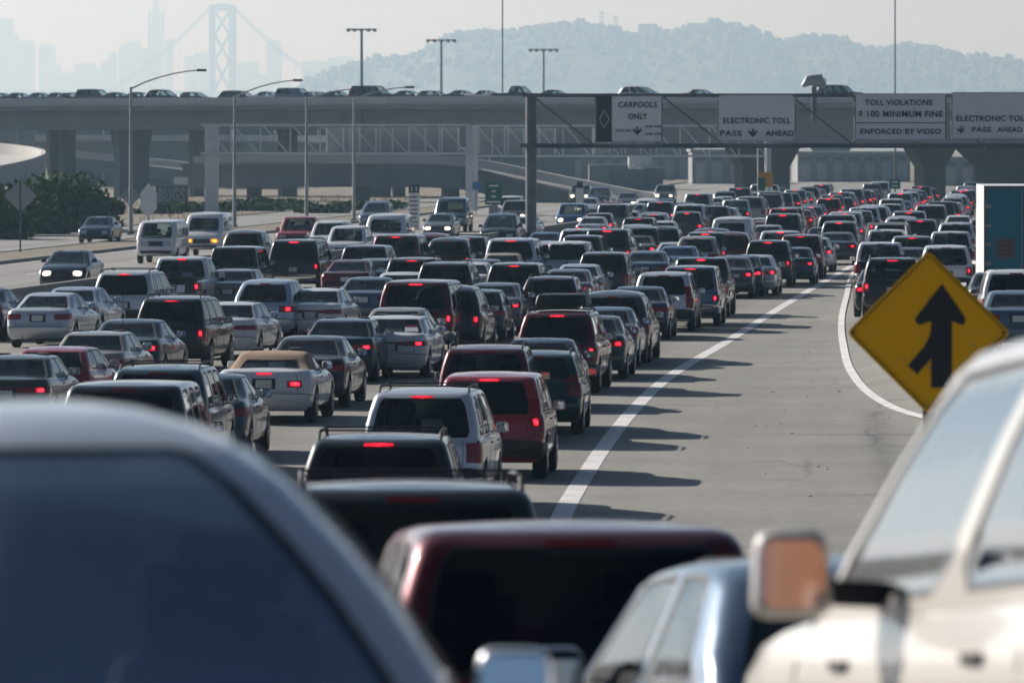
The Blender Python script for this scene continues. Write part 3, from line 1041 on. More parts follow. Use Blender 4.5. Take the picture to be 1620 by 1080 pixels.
make_type('cargo_van', 5.3, .98, 2.10, .34, [(0, 1.20), (.3, 1.2), (3.9, 1.18), (4.3, 1.15), (5.0, 1.02), (5.3, .92)], rows_suv(),
          [(0, .95, .10, 4.62), (.3, .935, .12, 4.36), (.6, .90, .15, 4.12), (.88, .84, .20, 3.90), (.96, .79, .27, 3.80), (1, .70, .40, 3.66)], .03,
          [(.70, .96)], glass_rear='tint', high='roof', rw=.80, tail=(.92, 2.02, .5, .9), bumper='black', R=.36, grille=(.42, .80), win_v=(.14, .76), rg=.16, crown=.08, head=(4.46, 3.94, .48, .78))
make_type('microbus', 4.55, .92, 1.95, .34, [(0, 1.14), (.3, 1.14), (3.9, 1.14), (4.3, 1.10), (4.55, 1.02)],
          [(0, .88, .10, .10), (.1, .95, .03, .03), (.3, .98, 0, 0), (.45, .985, 0, 0), (.6, .99, .02, .02), (.8, .99, .03, .06), (.93, .98, .04, .10), (1, .96, .06, .16)],
          [(0, .91, .06, 4.42), (.3, .90, .09, 4.22), (.6, .87, .13, 4.00), (.88, .81, .20, 3.80), (.96, .76, .28, 3.72), (1, .68, .40, 3.60)], .03,
          [(.05, .32), (.36, .62), (.66, .95)], glass_rear='glass', high=None, rw=.86, tail=(.92, 2.02, .4, .7), bumper='black', R=.32, grille=(.60, .92), rg=.16, crown=.07, head=(4.55, 4.05, .62, .90))
make_type('convertible', 4.62, .93, 1.36, .24, [(0, .98), (.25, 1.02), (.9, 1.02), (1.8, .96), (3.1, .95), (4.25, .84), (4.62, .74)], rows_car(),
          [(0, .80, .80, 3.20), (.3, .775, 1.02, 2.98), (.6, .72, 1.24, 2.74), (.88, .66, 1.44, 2.54), (.96, .62, 1.54, 2.46), (1, .54, 1.68, 2.36)], .05,
          [(.52, .95)], glass_rear='glass', high='deck', rw=.92, tail=(.60, .97, .58, .77), softtop=True, plate_v=.68, bowg=.10, win_v=(.12, .76), rg=.14, R=.335)

make_type('rounded_van', 4.6, .97, 1.76, .26, [(0, 1.02), (.3, 1.05), (2.2, 1.03), (3.6, 1.0), (4.2, .90), (4.6, .78)], rows_suv(),
          [(0, .95, .12, 3.9), (.17, .915, .16, 3.7), (.43, .79, .24, 3.35), (.6, .69, .30, 3.1), (.784, .565, .38, 2.86), (.886, .46, .46, 2.7), (.95, .35, .54, 2.56), (1, .22, .68, 2.4)], .05,
          [(.05, .34), (.38, .62), (.66, .95)], glass_rear='glass', high=None, rw=.985, tail=(.93, 2.04, .48, .95), bowg=.10, rg=.085, rl=.2, wiper=False, crown=.03, win_v=(.05, .90), trim='pale_trim')

RACK = {}
def rack_parts(key):
    if key in RACK:
        return RACK[key]
    T = TYPES[key]
    L, g = T['L'], T['gr']
    w = g.row(.97)[0] - .035
    y0, y1 = T['ygr'][0] + .12, T['ygr'][1] - .25
    out = []
    for s in (-1, 1):
        pts = [(s * w, y0 - L / 2, T['roofz'](y0) - .02), (s * w, y0 + .1 - L / 2, T['roofz'](y0 + .1) + .055)]
        pts += [(s * w, y - L / 2, T['roofz'](y) + .06) for y in [lerp(y0 + .2, y1 - .2, i / 4) for i in range(5)]]
        pts += [(s * w, y1 - L / 2, T['roofz'](y1) - .02)]
        mb = MB().tube(pts, .019, 8)
        out.append(('roof_rail', mesh(key + '_rail', mb.v, mb.f, [M['plastic']], None, 40)))
    for f in (.12, .72):
        y = lerp(y0, y1, f)
        z = T['roofz'](y) + .075
        mb = MB().box((0, y - L / 2, z), (2 * w, .05, .022))
        out.append(('cross_bar', mesh(key + '_bar', mb.v, mb.f, [M['plastic']])))
    RACK[key] = out
    return out

COL = dict(black=((.012, .013, .015), 0), darkgrey=((.055, .06, .065), 1), navy=((.018, .03, .055), 1), silver=((.58, .60, .62), 1), white=((.66, .67, .67), 0),
           steelblue=((.10, .15, .20), 1), red=((.28, .015, .02), 0), maroon=((.11, .009, .015), 1), green=((.012, .055, .045), 1), teal=((.03, .09, .10), 1),
           champagne=((.36, .325, .27), 1), grey=((.16, .17, .175), 1), paleblue=((.38, .45, .53), 1), beige=((.42, .37, .29), 0), blue=((.03, .09, .22), 1), slate=((.10, .15, .22), 1),
           olive=((.07, .08, .06), 1), cream=((.64, .60, .545), 0), bright_silver=((.70, .73, .77), 1), darkgreen=((.02, .03, .026), 1), pearl=((.64, .65, .63), 1))
CNAME = dict(darkgrey='dark grey', steelblue='steel blue', paleblue='pale blue', darkgreen='dark green', teal='teal green', pearl='pearl white')
TNAME = dict(boxy_sedan='sedan', crossover='crossover', suv='SUV', boxy_suv='SUV', tall_light_suv='SUV', large_suv='large SUV', cargo_van='van', microbus='minibus', pickup='pickup', convertible='convertible')
ONAME = dict(high_belt_suv='large_suv', rounded_van='minivan', suv='suv', boxy_suv='suv', tall_light_suv='suv', large_suv='large_suv', boxy_sedan='sedan', crossover='crossover', cargo_van='van', microbus='minibus', pickup='pickup_truck', wagon='station_wagon')
CAT = dict(high_belt_suv='SUV', rounded_van='minivan', suv='SUV', boxy_suv='SUV', tall_light_suv='SUV', large_suv='SUV', crossover='SUV', cargo_van='van', microbus='van', minivan='minivan', pickup='pickup')

VAR = random.Random(77)
M['mid_glass'] = glass('half_tinted_glass', (0.24, 0.27, 0.27), 0.01)
def vehicle(key, loc, heading, color, lights='', label='', group=None, near=True, rack=False, pitch=0.0, roll=0.0, glassmat=None, size=1.0):
    """heading: radians to the right of +Y. lights: T tails lit, H high light lit, L headlights lit, A amber front lamps"""
    T = TYPES[key]
    root = empty(ONAME.get(key, key), loc, label, CAT.get(key, 'car'), group)
    root.rotation_mode = 'XYZ'
    root.rotation_euler = (pitch, roll, -heading)
    sv_ = VAR.uniform(-1, 1), VAR.uniform(-1, 1)
    root.scale = (size * (1 + .025 * sv_[0]), size * (1 + .04 * sv_[1]), size) if size == 1.0 else (size,) * 3
    rgb, met = COL[color] if isinstance(color, str) else color
    pm = M['paint'] if met else M['solid']
    last = None
    if glassmat is None and VAR.random() < (.38 if key not in ('sedan', 'boxy_sedan', 'hatchback', 'convertible') else .12):
        glassmat = M['mid_glass']
    for p in T['parts']:
        nme, me, role, par, level = p[:5]
        if level > 0 and not near:
            continue
        o = ob(nme, me, last if par else root)
        if nme == 'panel_seams':
            o['kind'] = 'stuff'
        if nme == 'tail_light' and not (last is not None and nme == last.name.split('.')[0] and False):
            last = o
        if role in ('paint', 'mirror'):
            o.color = (*rgb, 1)
            o.material_slots[0].link = 'OBJECT'
            o.material_slots[0].material = pm
        if role == 'mirror':
            o.location = p[5]
            if near:
                ob('mirror_glass', p[6], o)
        elif role == 'seat':
            o.location = p[5]
            h = ob('headrest', p[6], o)
            h.location = (0, 0, .42)
        elif role == 'wheel':
            o.location = p[5]
            if near:
                ob('rim', p[6], o)
        mt = None
        if role == 'tail' and 'T' in lights:
            mt = M['tail_on']
        if role == 'high' and 'H' in lights:
            mt = M['high_on']
        if role == 'head' and 'L' in lights:
            mt = M['head_on']
        if role == 'head' and 'A' in lights:
            mt = M['amber_on']
        if role == 'glass' and glassmat:
            mt = glassmat if nme in ('rear_window', 'side_window') else None
        if mt:
            o.material_slots[0].link = 'OBJECT'
            o.material_slots[0].material = mt
    if rack:
        for nme, me in rack_parts(key):
            ob(nme, me, root)
    return root

# ------------------------------------------------------------------ ground and roads
def strip_mesh(name, ys, left, right, n, zoff, mat, uvx0=None, zf=zroad):
    vs, fs, uvs = [], [], []
    for y in ys:
        a, b = left(y), right(y)
        for i in range(n + 1):
            x = lerp(a, b, i / n)
            vs.append((x, y, zf(x, y) + zoff))
            uvs.append((x - XL(y), y))
    m = n + 1
    for k in range(len(ys) - 1):
        for i in range(n):
            fs.append((k * m + i, k * m + i + 1, (k + 1) * m + i + 1, (k + 1) * m + i))
    me = mesh(name, vs, fs, [mat], None, 60)
    uvl = me.uv_layers.new(name='UVMap')
    for lp in me.loops:
        uvl.data[lp.index].uv = uvs[lp.vertex_index]
    return me

ys = [-45 + 3 * i for i in range(0, 110)] + [290 + 12 * i for i in range(0, 52)]
ob('road', strip_mesh('road', ys, lambda y: XL(y) + BAR(y) + .1, lambda y: max(XL(y), XR(y)) + 15.5, 80, 0.0, M['asphalt']), kind='structure')
road = bpy.data.objects['road']
ob('oncoming_road', strip_mesh('oncoming_road', ys, lambda y: XL(y) - 38, lambda y: XL(y) + BAR(y) - .1, 12, 0.0, M['asphalt2']), kind='structure')
oncoming = bpy.data.objects['oncoming_road']
ob('frontage_road', strip_mesh('frontage_road', ys, lambda y: XL(y) - 50.5, lambda y: XL(y) - 42, 6, 0.02, M['asphalt2']), kind='structure')
gy = [-48 + 8 * i for i in range(45)] + [340, 420, 560, 800, 1200, 2000, 3500, 6000, 9000, 14000, 22800]
vs, fs = [], []
gx = [-9900, -1500, -400, -150, -60, -30, 0, 30, 60, 150, 400, 1500, 9900]
for y in gy:
    for x in gx:
        vs.append((x, y, min(ZP(y), 4) - 0.14))
m_ = len(gx)
for k in range(len(gy) - 1):
    for i in range(m_ - 1):
        fs.append((k * m_ + i, k * m_ + i + 1, (k + 1) * m_ + i + 1, (k + 1) * m_ + i))
ob('ground', mesh('ground', vs, fs, [M['ground']], None, 60), kind='structure')
# verges with kerbs
for nme, l, r, h in (('verge', -41.9, -38.0, .10), ('far_verge', -75, -50.5, .08)):
    ob(nme, strip_mesh(nme, ys, lambda y: XL(y) + l, lambda y: XL(y) + r, 5, h, M['ground']), kind='structure')
for off in (-37.95, -41.95):
    mb = MB()
    yy = [y for y in ys if y > 150]
    for y0, y1 in zip(yy, yy[1:]):
        mb.beam((XL(y0) + off, y0, ZP(y0) + .06), (XL(y1) + off, y1, ZP(y1) + .06), .25, .16)
    mb.build('kerb', M['concrete'], kind='structure')

def paint_line(name, off_f, w, y0, y1, step, parent):
    vs, fs = [], []
    n = max(2, int((y1 - y0) / step))
    for i in range(n + 1):
        y = lerp(y0, y1, i / n)
        x = off_f(y)
        sl = (off_f(y + .5) - off_f(y - .5))
        for s in (-.5, .5):
            vs.append((x + s * w * math.sqrt(1 + sl * sl), y, zroad(x + s * w, y) + (.03 if name == 'gore_line' else .006)))
    for i in range(n):
        fs.append((2 * i, 2 * i + 1, 2 * i + 3, 2 * i + 2))
    return ob(name, mesh(name, vs, fs, [M['line']]), parent)
paint_line('edge_line', XL, .30, 20, 285, 3, road)
XRl = smooth_curve([(60, 19.0), (90, 14.2), (104, 11.4), (113, 9.4), (119, 8.35), (125, 7.80), (133, 7.62), (147, 7.9), (167, 8.75), (190, 9.9), (216, 11.4), (270, 14.75), (300, 17.4)])
paint_line('gore_line', XRl, .19, 92, 268, 2, road)
paint_line('edge_line', lambda y: XL(y) + BAR(y) + .9, .15, 100, 500, 8, road)
paint_line('edge_line', lambda y: XL(y) + BAR(y) - .9, .15, 100, 500, 8, oncoming)
paint_line('edge_line', lambda y: XL(y) - 37.2, .15, 100, 500, 8, oncoming)
for off in (-4.1, -8.9, -14.2):
    y = 80
    while y < 420:
        paint_line('lane_dash', lambda t: XL(t) + off, .13, y, y + 3.6, 2, road)
        y += 14.6
for off in (-28.6, -33.0):
    y = 170
    while y < 420:
        paint_line('lane_dash', lambda t: XL(t) + off, .14, y, y + 3.6, 2, oncoming)
        y += 14.6
# raised lane markers are too small to tell; litter on the gore
lit = MB()
for i in range(24):
    y = random.uniform(95, 200)
    x = random.uniform(XL(y) + 2.5, XR(y) - .3)
    lit.box((x, y, zroad(x, y) + .008), (random.uniform(.02, .06), random.uniform(.02, .07), .012), Matrix.Rotation(random.uniform(0, 3), 3, 'Z'))
lit.build('gravel', M['concrete_pale'], kind='stuff', label='small pale stones and litter scattered over the gore asphalt')
# median barrier
b = empty('median_barrier', (XL(200) + BAR(200), 200, 0), 'low concrete median barrier between the jam and oncoming lanes', 'barrier')
yy = [-40 + 12 * i for i in range(52)]
for y0, y1 in zip(yy, yy[1:]):
    mb = MB()
    mb.beam((XL(y0) + BAR(y0), y0 + .03, ZP(y0) + .14), (XL(y1) + BAR(y1), y1 - .03, ZP(y1) + .14), .60, .26)
    mb.beam((XL(y0) + BAR(y0), y0 + .03, ZP(y0) + .52), (XL(y1) + BAR(y1), y1 - .03, ZP(y1) + .52), .24, .56)
    o = mb.build('barrier_block', M['concrete'], b)
    o.matrix_parent_inverse = Matrix.Translation(-b.location)

# ------------------------------------------------------------------ text
def text_mesh(body, size, mat, space=1.0, depth=0.01):
    cu = bpy.data.curves.new('t', 'FONT')
    cu.body = body
    cu.size = size
    cu.align_x = 'CENTER'
    cu.align_y = 'CENTER'
    cu.space_character = space
    cu.extrude = depth
    cu.offset = size * 0.02
    o = bpy.data.objects.new('t', cu)
    C.objects.link(o)
    dg = bpy.context.evaluated_depsgraph_get()
    me = bpy.data.meshes.new_from_object(o.evaluated_get(dg))
    bpy.data.objects.remove(o)
    bpy.data.curves.remove(cu)
    me.materials.clear()
    me.materials.append(mat)
    return me

def word(body, size, mat, parent, x, z, y=-.06, width=None, space=1.1):
    me = text_mesh(body, size, mat, space)
    o = ob('lettering', me, parent)
    o.location = (x, y, z)
    o.rotation_euler = (rad(90), 0, 0)
    if width:
        xs = [v.co.x for v in me.vertices]
        o.scale = (width / (max(xs) - min(xs)), 1, 1)
    return o

def down_arrow(parent, x, z, s, mat, y=-.065):
    poly = [(-.09, .5), (.09, .5), (.09, .05), (.42, .28), (.55, .12), (0, -.5), (-.55, .12), (-.42, .28), (-.09, .05)]
    mb = MB().prism([(px * s, pz * s) for px, pz in poly], -.01, .01)
    o = mb.build('arrow', mat, parent)
    o.location = (x, y, z)
    return o

rrect = rrect0

def panel(parent, w, h, mat, y0=-.03, y1=.03, r=.12, name='panel', border=True):
    o = MB().prism(rrect(w, h, r), y0, y1).build(name, mat, parent)
    if border:
        mb = MB()
        P_ = rrect(w - .06, h - .06, r)
        n = len(P_)
        for i in range(n):
            x0, z0 = P_[i]
            x1, z1 = P_[(i + 1) % n]
            if abs(x0 - x1) + abs(z0 - z1) > 1e-6:
                mb.beam((x0, y0 - .004, z0), (x1, y0 - .004, z1), .05, .012)
        mb.build('border', M['sign_black'], o)
    return o

# ------------------------------------------------------------------ sign gantry over the road
GD = 333.0
s_ = F / GD
zt_, zb_ = ZC + (225 - 151) / s_, ZC + (225 - 230) / s_
xg0 = (840 - 810) / s_
gan = empty('sign_gantry', (xg0, GD, 0), 'dark steel truss gantry spanning the right lanes, carrying the white toll signs', 'gantry')
def gpart(name, mb, mat=M['dark_steel'], parent=None):
    mb.v = [v - Vector((xg0, GD, 0)) for v in mb.v] if parent is None else mb.v
    return mb.build(name, mat, parent or gan)
gpart('post', MB().tube([(xg0, GD, 0), (xg0, GD, zt_ + .05)], .29, 16))
gpart('post', MB().tube([(xg0 + 34, GD, 0), (xg0 + 34, GD, zt_ + .05)], .29, 16))
gpart('base_plate', MB().box((xg0, GD, .2), (1.2, 1.2, .5)), M['concrete'])
for dy in (-.5, .5):
    for z in (zt_, zb_):
        gpart('chord', MB().box((xg0 + 17, GD + dy, z), (34 + .9, .17, .19)))
gpart('crossbar_flange', MB().box((xg0, GD - .2, zb_), (1.15, .5, .22)))
nb = 10
for i in range(nb + 1):
    x = lerp(xg0, xg0 + 34, i / nb)
    if 0 < i < nb:
        gpart('strut', MB().beam((x, GD - .5, zb_), (x, GD - .5, zt_), .10))
    if i < nb:
        x1 = lerp(xg0, xg0 + 34, (i + 1) / nb)
        gpart('diagonal', MB().beam((x + .1, GD - .5, zt_ - .05), (x1 - .1, GD - .5, zb_ + .05), .10))
        gpart('walkway', MB().box(((x + x1) / 2, GD - .9, zb_ - .12), (x1 - x - .05, .7, .06)))

def gsign(x0, x1, y0, y1, label):
    w, h = (x1 - x0) / s_, (y1 - y0) / s_
    c = W((x0 + x1) / 2, (y0 + y1) / 2, GD - .75)
    return empty('highway_sign', c, label, 'sign'), w, h
S_, w, h = gsign(943, 1048, 152, 225, 'white overhead sign reading CARPOOLS ONLY with black diamond strip')
k = 1 / s_
panel(S_, w, h, M['sign_white'], r=.05)
MB().box((-w / 2 + 12.5 * k, -.045, 0), (25 * k, .03, h)).build('black_strip', M['sign_black'], S_)
dm = MB()
pts = [(0, 14), (7.5, 0), (0, -14), (-7.5, 0)]
for (ax_, az_), (bx_, bz_) in zip(pts, pts[1:] + pts[:1]):
    dm.beam((-w / 2 + (13 + ax_) * k, -.07, az_ * k), (-w / 2 + (13 + bx_) * k, -.07, bz_ * k), .075, .02)
dm.build('diamond', M['sign_white'], S_)
word('CARPOOLS', .42, M['sign_black'], S_, 13 * k, 22 * k, width=61 * k)
word('ONLY', .42, M['sign_black'], S_, 13 * k, 3.5 * k, width=30 * k)
word('MON-FRI', .15, M['sign_black'], S_, -10 * k, -18.5 * k, width=23 * k)
word('5AM-10AM', .16, M['sign_black'], S_, 38.5 * k, -12 * k, width=27 * k)
word('3PM-7PM', .16, M['sign_black'], S_, 38.5 * k, -24 * k, width=27 * k)
down_arrow(S_, 12.5 * k, -19 * k, 14 * k, M['sign_black'])
S_, w, h = gsign(1135, 1259, 150, 224, 'white overhead sign reading ELECTRONIC TOLL PASS AHEAD, between carpool and violation signs')
panel(S_, w, h, M['sign_white'], r=.3)
word('ELECTRONIC TOLL', .40, M['sign_black'], S_, 0, -4.5 * k, width=106 * k)
word('PASS', .40, M['sign_black'], S_, -41 * k, -24.5 * k, width=34 * k)
word('AHEAD', .40, M['sign_black'], S_, 36.5 * k, -24.5 * k, width=45 * k)
down_arrow(S_, -6 * k, -23.5 * k, 14 * k, M['sign_black'])
S_, w, h = gsign(1352, 1497, 148, 222, 'white overhead sign reading TOLL VIOLATIONS $100 MINIMUM FINE ENFORCED BY VIDEO')
panel(S_, w, h, M['sign_white'], r=.06)
MB().box((0, -.036, -9.5 * k), (w - .1, .012, .05)).build('divider', M['sign_black'], S_)
word('TOLL VIOLATIONS', .40, M['sign_black'], S_, -3 * k, 22 * k, width=106 * k)
word('$ 100 MINIMUM FINE', .44, M['sign_black'], S_, 0, 4 * k, width=133 * k)
word('ENFORCED BY VIDEO', .38, M['sign_black'], S_, 0, -23.5 * k, width=127 * k)
S_, w, h = gsign(1505, 1650, 146, 220, 'white overhead sign reading ELECTRONIC TOLL PASS AHEAD, cut by the frame edge')
panel(S_, w, h, M['sign_white'], r=.06)
word('ELECTRONIC TOLL', .40, M['sign_black'], S_, -8 * k, -5 * k, width=114 * k)
word('PASS', .36, M['sign_black'], S_, -25 * k, -22.5 * k, width=30 * k)
word('AHEAD', .36, M['sign_black'], S_, 20 * k, -22.5 * k, width=39 * k)
MB().box((-w / 2 + 15 * k, -.04, -23 * k), (15 * k, .02, 14 * k)).build('arrow_plate', M['line'], S_)
down_arrow(S_, -w / 2 + 15 * k, -23 * k, 11 * k, M['sign_black'])

# lower truss farther on, with the backs of other signs on it
def truss(x0, x1, yt, yb, D, label, postx, panels):
    q = F / D
    A = W(x0, yt, D)
    T_ = empty('far_truss_gantry', (A.x, D, 0), label, 'gantry')
    def pt(name, mb, mat=M['pale_steel']):
        mb.v = [v - Vector((A.x, D, 0)) for v in mb.v]
        return mb.build(name, mat, T_)
    for dy in (-.4, .4):
        for y in (yt, yb):
            a_, b_ = W(x0, y, D), W(x1, y, D)
            pt('chord', MB().beam(a_ + Vector((0, dy, 0)), b_ + Vector((0, dy, 0)), .17, .17))
    n = int((x1 - x0) / 44)
    for i in range(n):
        xa, xb = lerp(x0, x1, i / n), lerp(x0, x1, (i + 1) / n)
        pt('strut', MB().beam(W(xb, yb, D - .4), W(xb, yt, D - .4), .09))
        pt('diagonal', MB().beam(W(xa + 3, yt, D - .4), W(xb - 3, yb, D - .4), .09))
    for px_, wd in postx:
        c = W(px_, yt, D)
        pt('post', MB().box((c.x, D, (c.z) / 2), (wd, .6, c.z)))
    for a_, b_ in panels:
        m0 = W(a_, yt + 4, D + .55)
        m1 = W(b_, yb - 3, D + .55)
        pn = pt('sign_back', MB().box(((m0.x + m1.x) / 2, D + .55, (m0.z + m1.z) / 2), (m1.x - m0.x, .06, m0.z - m1.z)), M['sign_back'])
        nrib = int((b_ - a_) / 24)
        for r_ in range(nrib + 1):
            p0 = W(lerp(a_ + 2, b_ - 2, r_ / nrib), yt + 4, D + .47)
            p1 = W(lerp(a_ + 2, b_ - 2, r_ / nrib), yb - 3, D + .47)
            mb = MB().beam(p0, p1, .12, .1)
            mb.v = [v - Vector((A.x, D, 0)) for v in mb.v]
            mb.build('rib', M['pale_steel'], pn)
truss(318, 742, 198, 243, 470, 'pale steel truss gantry with sign backs at the overpass, beside street lamps', [(335, 1.0), (742, .5)], [(515, 727)])
truss(752, 1215, 199, 247, 500, 'farther pale steel truss seen behind the gantry post', [(752, .4), (1215, .5)], [(752, 880), (938, 1040)])

# ------------------------------------------------------------------ merge sign
MD = 51.0
q = F / MD
c = W(1469, 526, MD)
ms = empty('merge_sign', (c.x, c.y, zroad(c.x, MD)), 'yellow diamond merge warning sign with black arrow at the roadside', 'sign')
zc_ = c.z - zroad(c.x, MD)
hd_ = 130 / q
def dia(h_, r_, n=5):
    pts = []
    s2 = h_ * math.sqrt(2) / 2
    for x, z in rrect(2 * s2, 2 * s2, r_, n):
        pts.append(((x - z) / math.sqrt(2), (x + z) / math.sqrt(2)))
    return pts
o = MB().prism(dia(hd_, .05), -.003, .003).build('panel', M['sign_yellow'], ms)
o.location = (0, 0, zc_)
bm_ = MB()
P_ = dia(hd_ - .034, .045)
for i in range(len(P_)):
    (x0, z0), (x1, z1) = P_[i], P_[(i + 1) % len(P_)]
    if abs(x0 - x1) + abs(z0 - z1) > 1e-6:
        bm_.beam((x0, -.006, z0), (x1, -.006, z1), .028, .004)
bb = bm_.build('border', M['sign_black'], o)
# arrow traced in sign units (pixels about the centre)
arrow = [(1490, 449), (1516, 486), (1527, 503), (1527, 511), (1521, 514), (1506, 508), (1506, 613), (1473, 613), (1473, 567), (1451, 592), (1436, 578), (1462, 548), (1471, 530), (1473, 516), (1473, 508), (1456, 514), (1449, 511), (1448, 503), (1463, 484)]
mb = MB().prism([((x - 1469) / q, -(y - 526) / q) for x, y in arrow][::-1], -.009, -.004)
mb.build('arrow', M['sign_black'], o)
for dx, dz in ((0, .28), (0, -.28), (.36, -.1), (-.2, -.22)):
    MB().tube([(dx, -.012, dz), (dx, -.003, dz)], .008, 8).build('bolt', M['steel'], o)
MB().box((0, .035, (zc_ + .4) / 2), (.09, .05, zc_ + .4)).build('post', M['bark'], ms)

# ------------------------------------------------------------------ roadside signs and lamps
def lamp(px, ybase, ytop, arm_dx, arm_dy, label):
    d = ZC * F / (ybase - 225)
    q = F / d
    p = W(px, ybase, d)
    t = empty('street_lamp', (p.x, d, ZP(d)), label, 'street lamp', 'cobra head lamps along the oncoming lanes')
    H_ = (ybase - ytop) / q
    MB().tube([(0, 0, 0), (0, 0, H_ * .5), (0, 0, H_)], [.13, .10, .07], 10).build('pole', M['steel'], t, smooth=40)
    MB().box((0, 0, .12), (.4, .4, .24)).build('base', M['concrete'], t)
    a = arm_dx / q
    hgt = arm_dy / q
    pts = [(0, 0, H_ - .1)] + [(a * f, 0, H_ - .05 + hgt * (1 - (1 - f) ** 1.8)) for f in (.2, .4, .6, .8, .95)]
    MB().tube(pts, [.05, .045, .04, .038, .035, .035], 8).build('arm', M['steel'], t, smooth=40)
    hd = bevbox('lamp_head', (15 / q, .28, 4.0 / q), M['dark_steel'], .03)
    o = ob('lamp_head', hd, t)
    o.location = (a * 1.0, 0, H_ - .05 + hgt)
lamp(207, 372, 138, 112, 28, 'tallest cobra head street lamp, arm reaching toward the bridge tower')
lamp(371, 362, 152, 100, 26, 'cobra head street lamp just right of the white oncoming van')
lamp(485, 358, 156, 78, 16, 'cobra head street lamp between the two slanted ramps of the overpass')
lamp(560, 352, 156, 88, 19, 'cobra head street lamp near the wide grey overpass pier')
def plate_sign(px, ytop, d, label, parts_, postw=.08, name='road_sign', base=None):
    q = F / d
    p = W(px, ytop, d)
    t = empty(name, (p.x, d, ZP(d) - .05), label, 'sign')
    H_ = p.z - ZP(d) + .05
    MB().box((0, .05, H_ / 2), (postw, .06, H_)).build('post', M['dark_steel'], t)
    return t, H_, q
t, H_, q = plate_sign(32, 284, 305, 'back of a grey diamond road sign in front of the bushes', None)
MB().prism([(x, z) for x, z in dia(26 / q, .06)], -.015, .0).build('panel', M['sign_back'], t).location = (0, .1, H_ - 26 / q)
t, H_, q = plate_sign(206, 293, 430, 'teal grey diamond sign half hidden by the tallest lamp pole', None)
MB().prism(dia(17 / q, .06), -.015, .0).build('panel', M['sign_back'], t).location = (0, 0, H_ - 17 / q)
t, H_, q = plate_sign(235, 290, 415, 'pale pentagon shaped sign under the overpass', None)
MB().prism([(0, 27 / q), (13 / q, 12 / q), (13 / q, -14 / q), (0, -27 / q), (-13 / q, -14 / q), (-13 / q, 12 / q)], -.015, .0).build('panel', M['sign_white'], t).location = (0, 0, H_ - 27 / q)
t, H_, q = plate_sign(655, 292, 372, 'tall black and white hours sign in the median', None)
MB().box((0, 0, H_ - 7 / q), (17 / q, .04, 13 / q)).build('header', M['sign_black'], t)
wp = MB().box((0, 0, H_ - 43 / q), (17 / q, .04, 58 / q)).build('panel', M['sign_white'], t)
for i in range(8):
    MB().box((random.uniform(-1, 1) / q, -.03, H_ - (20 + i * 6.5) / q), (random.uniform(9, 13) / q, .02, 1.9 / q)).build('print_row', M['sign_black'], wp)
for dx in (-3.5, 3.5):
    MB().box((dx / q, -.03, H_ - 7 / q), (1.6 / q, .02, 7 / q)).build('print_row', M['sign_white'], t)
t, H_, q = plate_sign(781, 288, 380, 'green roadside sign with four rows of print left of the gantry post', None)
gp = MB().box((0, 0, H_ - 18 / q), (27 / q, .04, 36 / q)).build('panel', M['sign_green'], t)
for i, wd in enumerate((15, 7, 8, 21)):
    MB().box((0, -.03, H_ - (6 + i * 8.5) / q), (wd / q, .02, 2.6 / q)).build('print_row', M['sign_white'], gp)
MB().box((0, 0, H_ - 50 / q), (15 / q, .04, 26 / q)).build('panel', M['sign_back'], t)
t, H_, q = plate_sign(753, 286, 470, 'round blue sign on a thin post beneath the ramp', None, .05)
MB().tube([(0, -.03, H_ - 8 / q), (0, .0, H_ - 8 / q)], 7 / q, 20).build('panel', M['sign_blue'], t)
t, H_, q = plate_sign(917, 287, 400, 'black and white hours sign among the oncoming cars right of the gantry post', None)
MB().box((0, 0, H_ - 5 / q), (10 / q, .04, 9 / q)).build('header', M['sign_black'], t)
MB().box((0, 0, H_ - 24 / q), (12 / q, .04, 26 / q)).build('panel', M['sign_white'], t)
t, H_, q = plate_sign(1416, 283, 470, 'small green sign hanging under the overpass', None, .05)
gp = MB().box((0, 0, H_ - 8 / q), (17 / q, .05, 16 / q)).build('panel', M['sign_green'], t)
for i in range(2):
    MB().box((0, -.035, H_ - (5 + i * 6) / q), (9 / q, .02, 1.8 / q)).build('print_row', M['sign_white'], gp)
# exit board with two white masts
d = 480.
q = F / d
p = W(1205, 230, d)
t = empty('exit_board', (p.x, d, 0), 'small orange and green board on two white masts under the overpass', 'sign')
for x in (1199, 1213):
    c_ = W(x, 232, d)
    MB().tube([(c_.x - p.x - .0, 0, 0), (c_.x - p.x, 0, c_.z)], .05, 8).build('mast', M['white_paint'], t)
c_ = W(1212, 284, d)
MB().box((c_.x - p.x, -.1, c_.z), (22 / q, .05, 24 / q)).build('orange_panel', M['sign_orange'], t)
c_ = W(1205, 291, d)
MB().box((c_.x - p.x, -.16, c_.z), (12 / q, .05, 20 / q)).build('green_panel', M['sign_green'], t)

